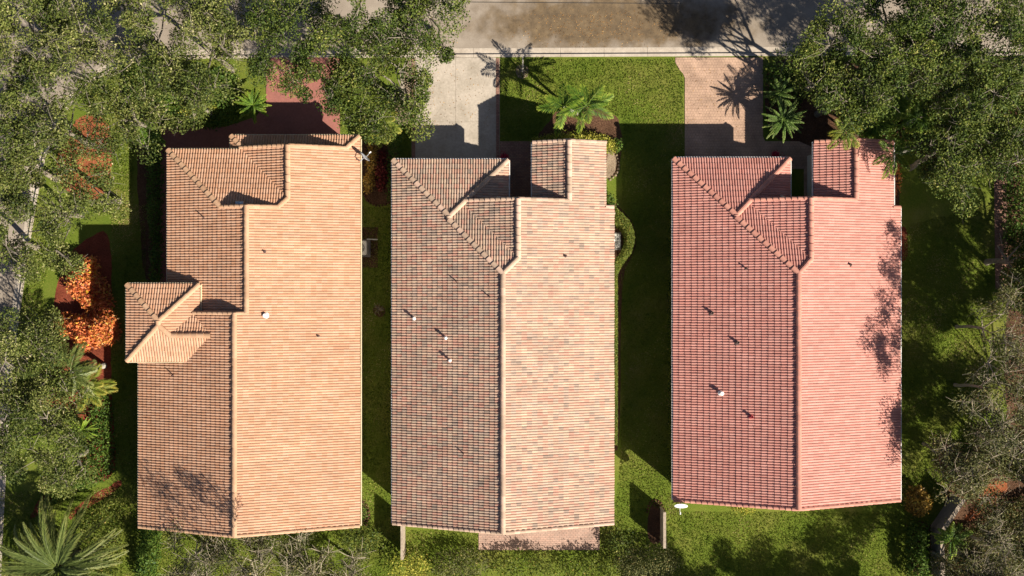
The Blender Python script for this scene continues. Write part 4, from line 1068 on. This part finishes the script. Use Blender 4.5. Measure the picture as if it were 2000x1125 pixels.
palm('cycad', 'bright green cycad at the left edge of the red driveway', 494, 205, 1.4, 1.15, 26, 'palm', 6, 0.2, 0.06, 24, None, 0.16, (0.9,0.1), 0.25, None, 'browntrunk', spread=40)
palm('palm_tree', 'yellow green palm between the red driveway and the hedge', 742, 236, 2.6, 1.35, 18, 'palm_yellow', 7, 0.45, 0.05, 28, None, 0.1, (0.8,0.0), 0.25)
palm('palm_tree', 'small yellow green palm above the shaded crotons', 738, 262, 1.5, 0.9, 14, 'palm_yellow', 8, 0.32, 0.04, 24, None, 0.08, (0.8,0.1), 0.3)
palm('date_palm', 'big date palm with long grey green fronds in the lower left corner', 112, 1110, 3.2, 4.3, 64, 'datepalm', 9, 0.55, 0.045, 72, None, 0.26, (1.0,0.0), 0.17, None, 'browntrunk', spread=38)
palm('palm_tree', 'leaning palm with a pale grey trunk beside the red mulch', 136, 726, 3.6, 2.1, 13, 'datepalm', 10, 0.6, 0.04, 56, (203,714), 0.15, (0.5,-0.1), 0.16, None, 'palmbark')
palm('palm_tree', 'fluffy yellow green palm above the strappy rosette', 168, 752, 2.6, 1.85, 15, 'palm_yellow', 11, 0.55, 0.04, 52, (180,760), 0.1, (0.55,0.0), 0.2)
palm('palm_tree', 'green palm with feathery fronds under the oak beside the pink roof', 1742, 196, 3.2, 1.3, 14, 'palm', 12, 0.6, 0.04, 34, None, 0.1, (0.8,0.0), 0.3)
palm('palm_tree', 'lower green palm beside the mulch near the pink roof', 1712, 240, 2.6, 1.3, 14, 'palm', 13, 0.5, 0.04, 34, None, 0.1, (0.8,0.0), 0.3)
palm('palm_tree', 'green palm in the shade right of the lower feathery palm', 1795, 232, 2.6, 1.2, 14, 'palm', 14, 0.5, 0.04, 34, None, 0.1, (0.8,0.0), 0.3)
palm('palm_tree', 'slim palm leaning over the front gable of the pink roof', 1648, 258, 4.7, 1.2, 9, 'palm_yellow', 15, 0.45, 0.035, 34, (1640,245), 0.07, (0.6,0.0), 0.28)
palm('palm_tree', 'slim palm hanging over the right eave of the pink roof', 1745, 300, 5.0, 1.6, 9, 'palm', 16, 0.45, 0.035, 38, (1760,300), 0.08, (0.5,-0.1), 0.24)
palm('palm_tree', 'dark green palm between the grey wall and the lower right corner', 1860, 1052, 1.6, 1.35, 20, 'palm', 17, 0.3, 0.04, 34, None, 0.12, (0.7,0.05), 0.2)
palm('palm_tree', 'small palm under the oaks above the orange mulch', 300, 122, 2.0, 1.1, 14, 'palm', 18, 0.4, 0.04, 30, None, 0.1, (0.8,0.0), 0.3)
palm('palm_tree', 'palm at the top of the shaded hedge left of the orange roof', 292, 262, 1.6, 1.0, 14, 'palm', 19, 0.35, 0.04, 30, None, 0.1, (0.8,0.0), 0.3)

# young trees and a bare stump ring
x, y, _ = G(1020, 140); t = thing('young_tree', 'bare slender young tree in a gravel ring on the front lawn', 'tree', (x, y, 0))
xt, yt, _ = G(1021, 113, 1.6)
MB().tube([(x,y,-0.05),(x+0.02,y+0.1,0.7),(xt,yt,1.7)], [0.07,0.055,0.04], 8).build('trunk', M['palmbark'], t)
x, y, _ = G(739, 604); t = thing('bare_shrub', 'leafless twiggy shrub in the shaded strip left of the middle house', 'shrub', (x, y, 0)); mb = MB(); rnd = random.Random(5)
for i in range(26):
    a = rnd.uniform(0, 6.28); r = rnd.uniform(0.15,0.45); h_ = rnd.uniform(0.3,0.6)
    mb.tube([(x,y,0),(x+r*.5*math.cos(a),y+r*.5*math.sin(a),h_*.7),(x+r*math.cos(a+.3),y+r*math.sin(a+.3),h_)], [0.012,0.009,0.004], 4, False)
mb.build('branch', M['palebark'], t)

# ------------------------------------------------------------------ fences and walls
def plank_fence(label, a, b, h, mat, name='fence', bw=0.3, th=0.05, cap=True, cat='fence'):
    A, B = Vector((*G(*a)[:2], 0)), Vector((*G(*b)[:2], 0)); d = (B-A); L = d.length; d.normalize(); n_ = Vector((-d.y, d.x, 0))
    t = thing(name, label, cat, tuple(A))
    def slab(p, q, w, z0, z1, nm, off=0):
        c = [p+n_*(w/2+off), p-n_*(w/2-off), q-n_*(w/2-off), q+n_*(w/2+off)]
        MB().prism([(k.x,k.y) for k in c], z0, z1).build(nm, mat, t)
    k = max(2, int(L/bw))
    for i in range(k): slab(A+d*(L*i/k+0.006), A+d*(L*(i+1)/k-0.006), th, 0.04, h-0.02-0.01*(i%2), 'plank')
    for i in range(int(L/1.9)+2):
        p = A+d*min(L, i*1.9); slab(p-d*0.05, p+d*0.05, 0.12, -0.1, h+0.03, 'post', 0.002)
    if cap: slab(A-d*0.04, B+d*0.04, 0.17, h+0.03, h+0.075, 'cap_rail')
    return t
plank_fence('wooden privacy fence between the orange and the middle back yards', (791,1012), (791,1078), 1.7, M['wood'])
plank_fence('wooden privacy fence between the middle and the pink back yards', (1290,990), (1290,1056), 1.7, M['wood'])
def block_wall(label, pts, h):
    P = [Vector((*G(*p)[:2], 0)) for p in pts]; t = thing('garden_wall', label, 'wall', tuple(P[0]))
    for a, b in zip(P[:-1], P[1:]):
        d = (b-a).normalized(); n_ = Vector((-d.y,d.x,0))*0.09; c = [a+n_, a-n_, b-n_, b+n_]
        MB().prism([(k.x,k.y) for k in c], -0.1, h-0.004).build('panel', M['greywall'], t)
        n2 = n_*1.4; c = [a+n2-d*0.03, a-n2-d*0.03, b-n2-d*0.02, b+n2-d*0.02]; MB().prism([(k.x,k.y) for k in c], h, h+0.05).build('coping', M['wood'], t)
block_wall('grey block wall with a corner in the lower right', [(1862,966),(1820,1028),(1822,1120)], 1.5)
# low stone edging beside the round bed and the lower right bed of the orange roof
def edging(label, pts, seed, mat, step=0.24, r=0.09):
    P = resample([G(*p)[:2] for p in smooth_line(pts, 2)], step); t = thing('edging', label, 'edging', (*P[0], 0)); rnd = random.Random(seed)
    for p in P:
        s = r*rnd.uniform(0.8,1.2); MB().lathe((p.x,p.y,-0.02), [(s,0.0),(s*1.05,0.06),(s*0.8,0.11),(s*0.35,0.135),(0.001,0.138)], 8).build('stone', mat, t, smooth=True)
edging('curved stone edging round the end of the brown bed by the fence', [(1264,1000),(1268,982),(1280,974),(1294,984),(1298,1000)], 1, M['mulch_brown'], 0.2, 0.07)
edging('curved stone edging at the lower right eave of the orange roof', [(704,978),(718,986),(722,1006),(714,1026)], 2, M['mulch_brown'], 0.22, 0.08)
edging('curved edging of the bed between the orange and middle roofs', [(708,370),(718,396),(740,404),(762,396),(782,378)], 3, M['mulch_brown'], 0.2, 0.07)
edging('pale stone edging of the gravel strip right of the front room', [(1200,290),(1210,320),(1206,340),(1190,352)], 4, M['gravel'], 0.22, 0.08)

# ------------------------------------------------------------------ grass blades and fallen leaves
def scatter(polys, dens, rs, holes=()):
    out = []
    for poly in polys:
        P = np.array([G(*p)[:2] for p in poly]); Q = np.roll(P, -1, 0)
        area = 0.5*abs(np.sum(P[:,0]*Q[:,1]-Q[:,0]*P[:,1])); bb = P.min(0), P.max(0)
        n = int((bb[1]-bb[0]).prod()*dens); c = rs.uniform(bb[0], bb[1], (n,2)); ins = np.zeros(n, bool)
        for a, b in zip(P, Q):
            den = (b[1]-a[1]) if abs(b[1]-a[1]) > 1e-9 else 1e-9
            ins ^= ((a[1] > c[:,1]) != (b[1] > c[:,1])) & (c[:,0] < (b[0]-a[0])*(c[:,1]-a[1])/den + a[0])
        out.append(c[ins])
    return np.concatenate(out)
rs = np.random.RandomState(11)
lawns = [[(978,116),(1316,116),(1335,150),(1335,315),(1300,320),(1216,320),(1216,232),(1180,212),(1080,214),(1050,262),(1044,274),(978,274)],
         [(1214,320),(1300,320),(1330,330),(1330,1000),(1760,1000),(1760,1130),(1300,1130),(1299,1000),(1262,980),(1262,1130),(1172,1130),(1172,1020),(1200,1020),(1212,900)],
         [(1772,440),(1935,400),(1940,620),(1880,900),(1790,1000),(1780,1130),(1760,1130),(1760,990),(1758,520)],
         [(704,405),(775,405),(775,1130),(300,1130),(300,1036),(702,1036)], [(785,1036),(934,1036),(934,1130),(795,1130)],
         [(218,400),(285,400),(285,700),(280,1130),(235,1130),(240,940),(224,860),(217,700)], [(150,150),(260,130),(262,400),(220,400),(222,300),(200,220)],
         [(60,400),(110,480),(85,560),(90,690),(40,760),(34,650)], [(0,960),(60,960),(130,960),(235,950),(240,1130),(0,1130)], [(770,245),(803,245),(803,320),(780,320)]]
g = scatter(lawns, 260, rs); n = len(g)
c = np.concatenate([g, rs.uniform(0.02,0.055,(n,1))], 1)
big = np.sin(c[:,0]*0.9+1.2)*np.sin(c[:,1]*1.1+0.4) + 0.6*np.sin(c[:,0]*2.3-c[:,1]*1.7)
for _ in range(90):                       # worn and dry patches
    q = c[rs.randint(n)]; rr = rs.uniform(0.35, 1.3); big = big + rs.choice([1.5, 1.2, -1.0])*np.exp(-((c[:,0]-q[0])**2+((c[:,1]-q[1])*rs.uniform(0.6,1.6))**2)/rr**2)
tone = np.clip(0.43+0.22*big+rs.normal(0,0.22,n), 0, 1)
go = link('grass', leaf_mesh('grass', c, 0.12, tone, 0.35, 0.28, rs), M['grassblade'], kind='stuff')
tag(go, 'short green and yellowed lawn grass between the houses', 'grass')
lp = [[(985,30),(1060,14),(1250,20),(1340,60),(1290,90),(1010,92)], [(820,60),(900,80),(900,95),(830,95)]]
g = np.concatenate([scatter(lp, 16, rs), scatter([[(1060,30),(1240,20),(1260,70),(1080,70)]], 34, rs)]); n = len(g)
c = np.concatenate([g, np.full((n,1), -0.088)], 1)
d2 = scatter([[(815,130),(965,130),(965,250),(815,250)]], 8, rs); c2 = np.concatenate([d2, np.full((len(d2),1), 0.042)], 1)
d3 = scatter([[(1340,130),(1480,130),(1480,300),(1340,300)]], 9, rs); c3 = np.concatenate([d3, np.full((len(d3),1), 0.042)], 1)
c = np.concatenate([c, c2, c3])
lo = link('fallen_leaves', leaf_mesh('fallen_leaves', c, 0.07, rs.uniform(0,1,len(c))**1.5, 2.5, 0.6, rs), M['dryleaf'], kind='stuff')
tag(lo, 'dry brown leaves scattered over the street and the driveways', 'leaves')
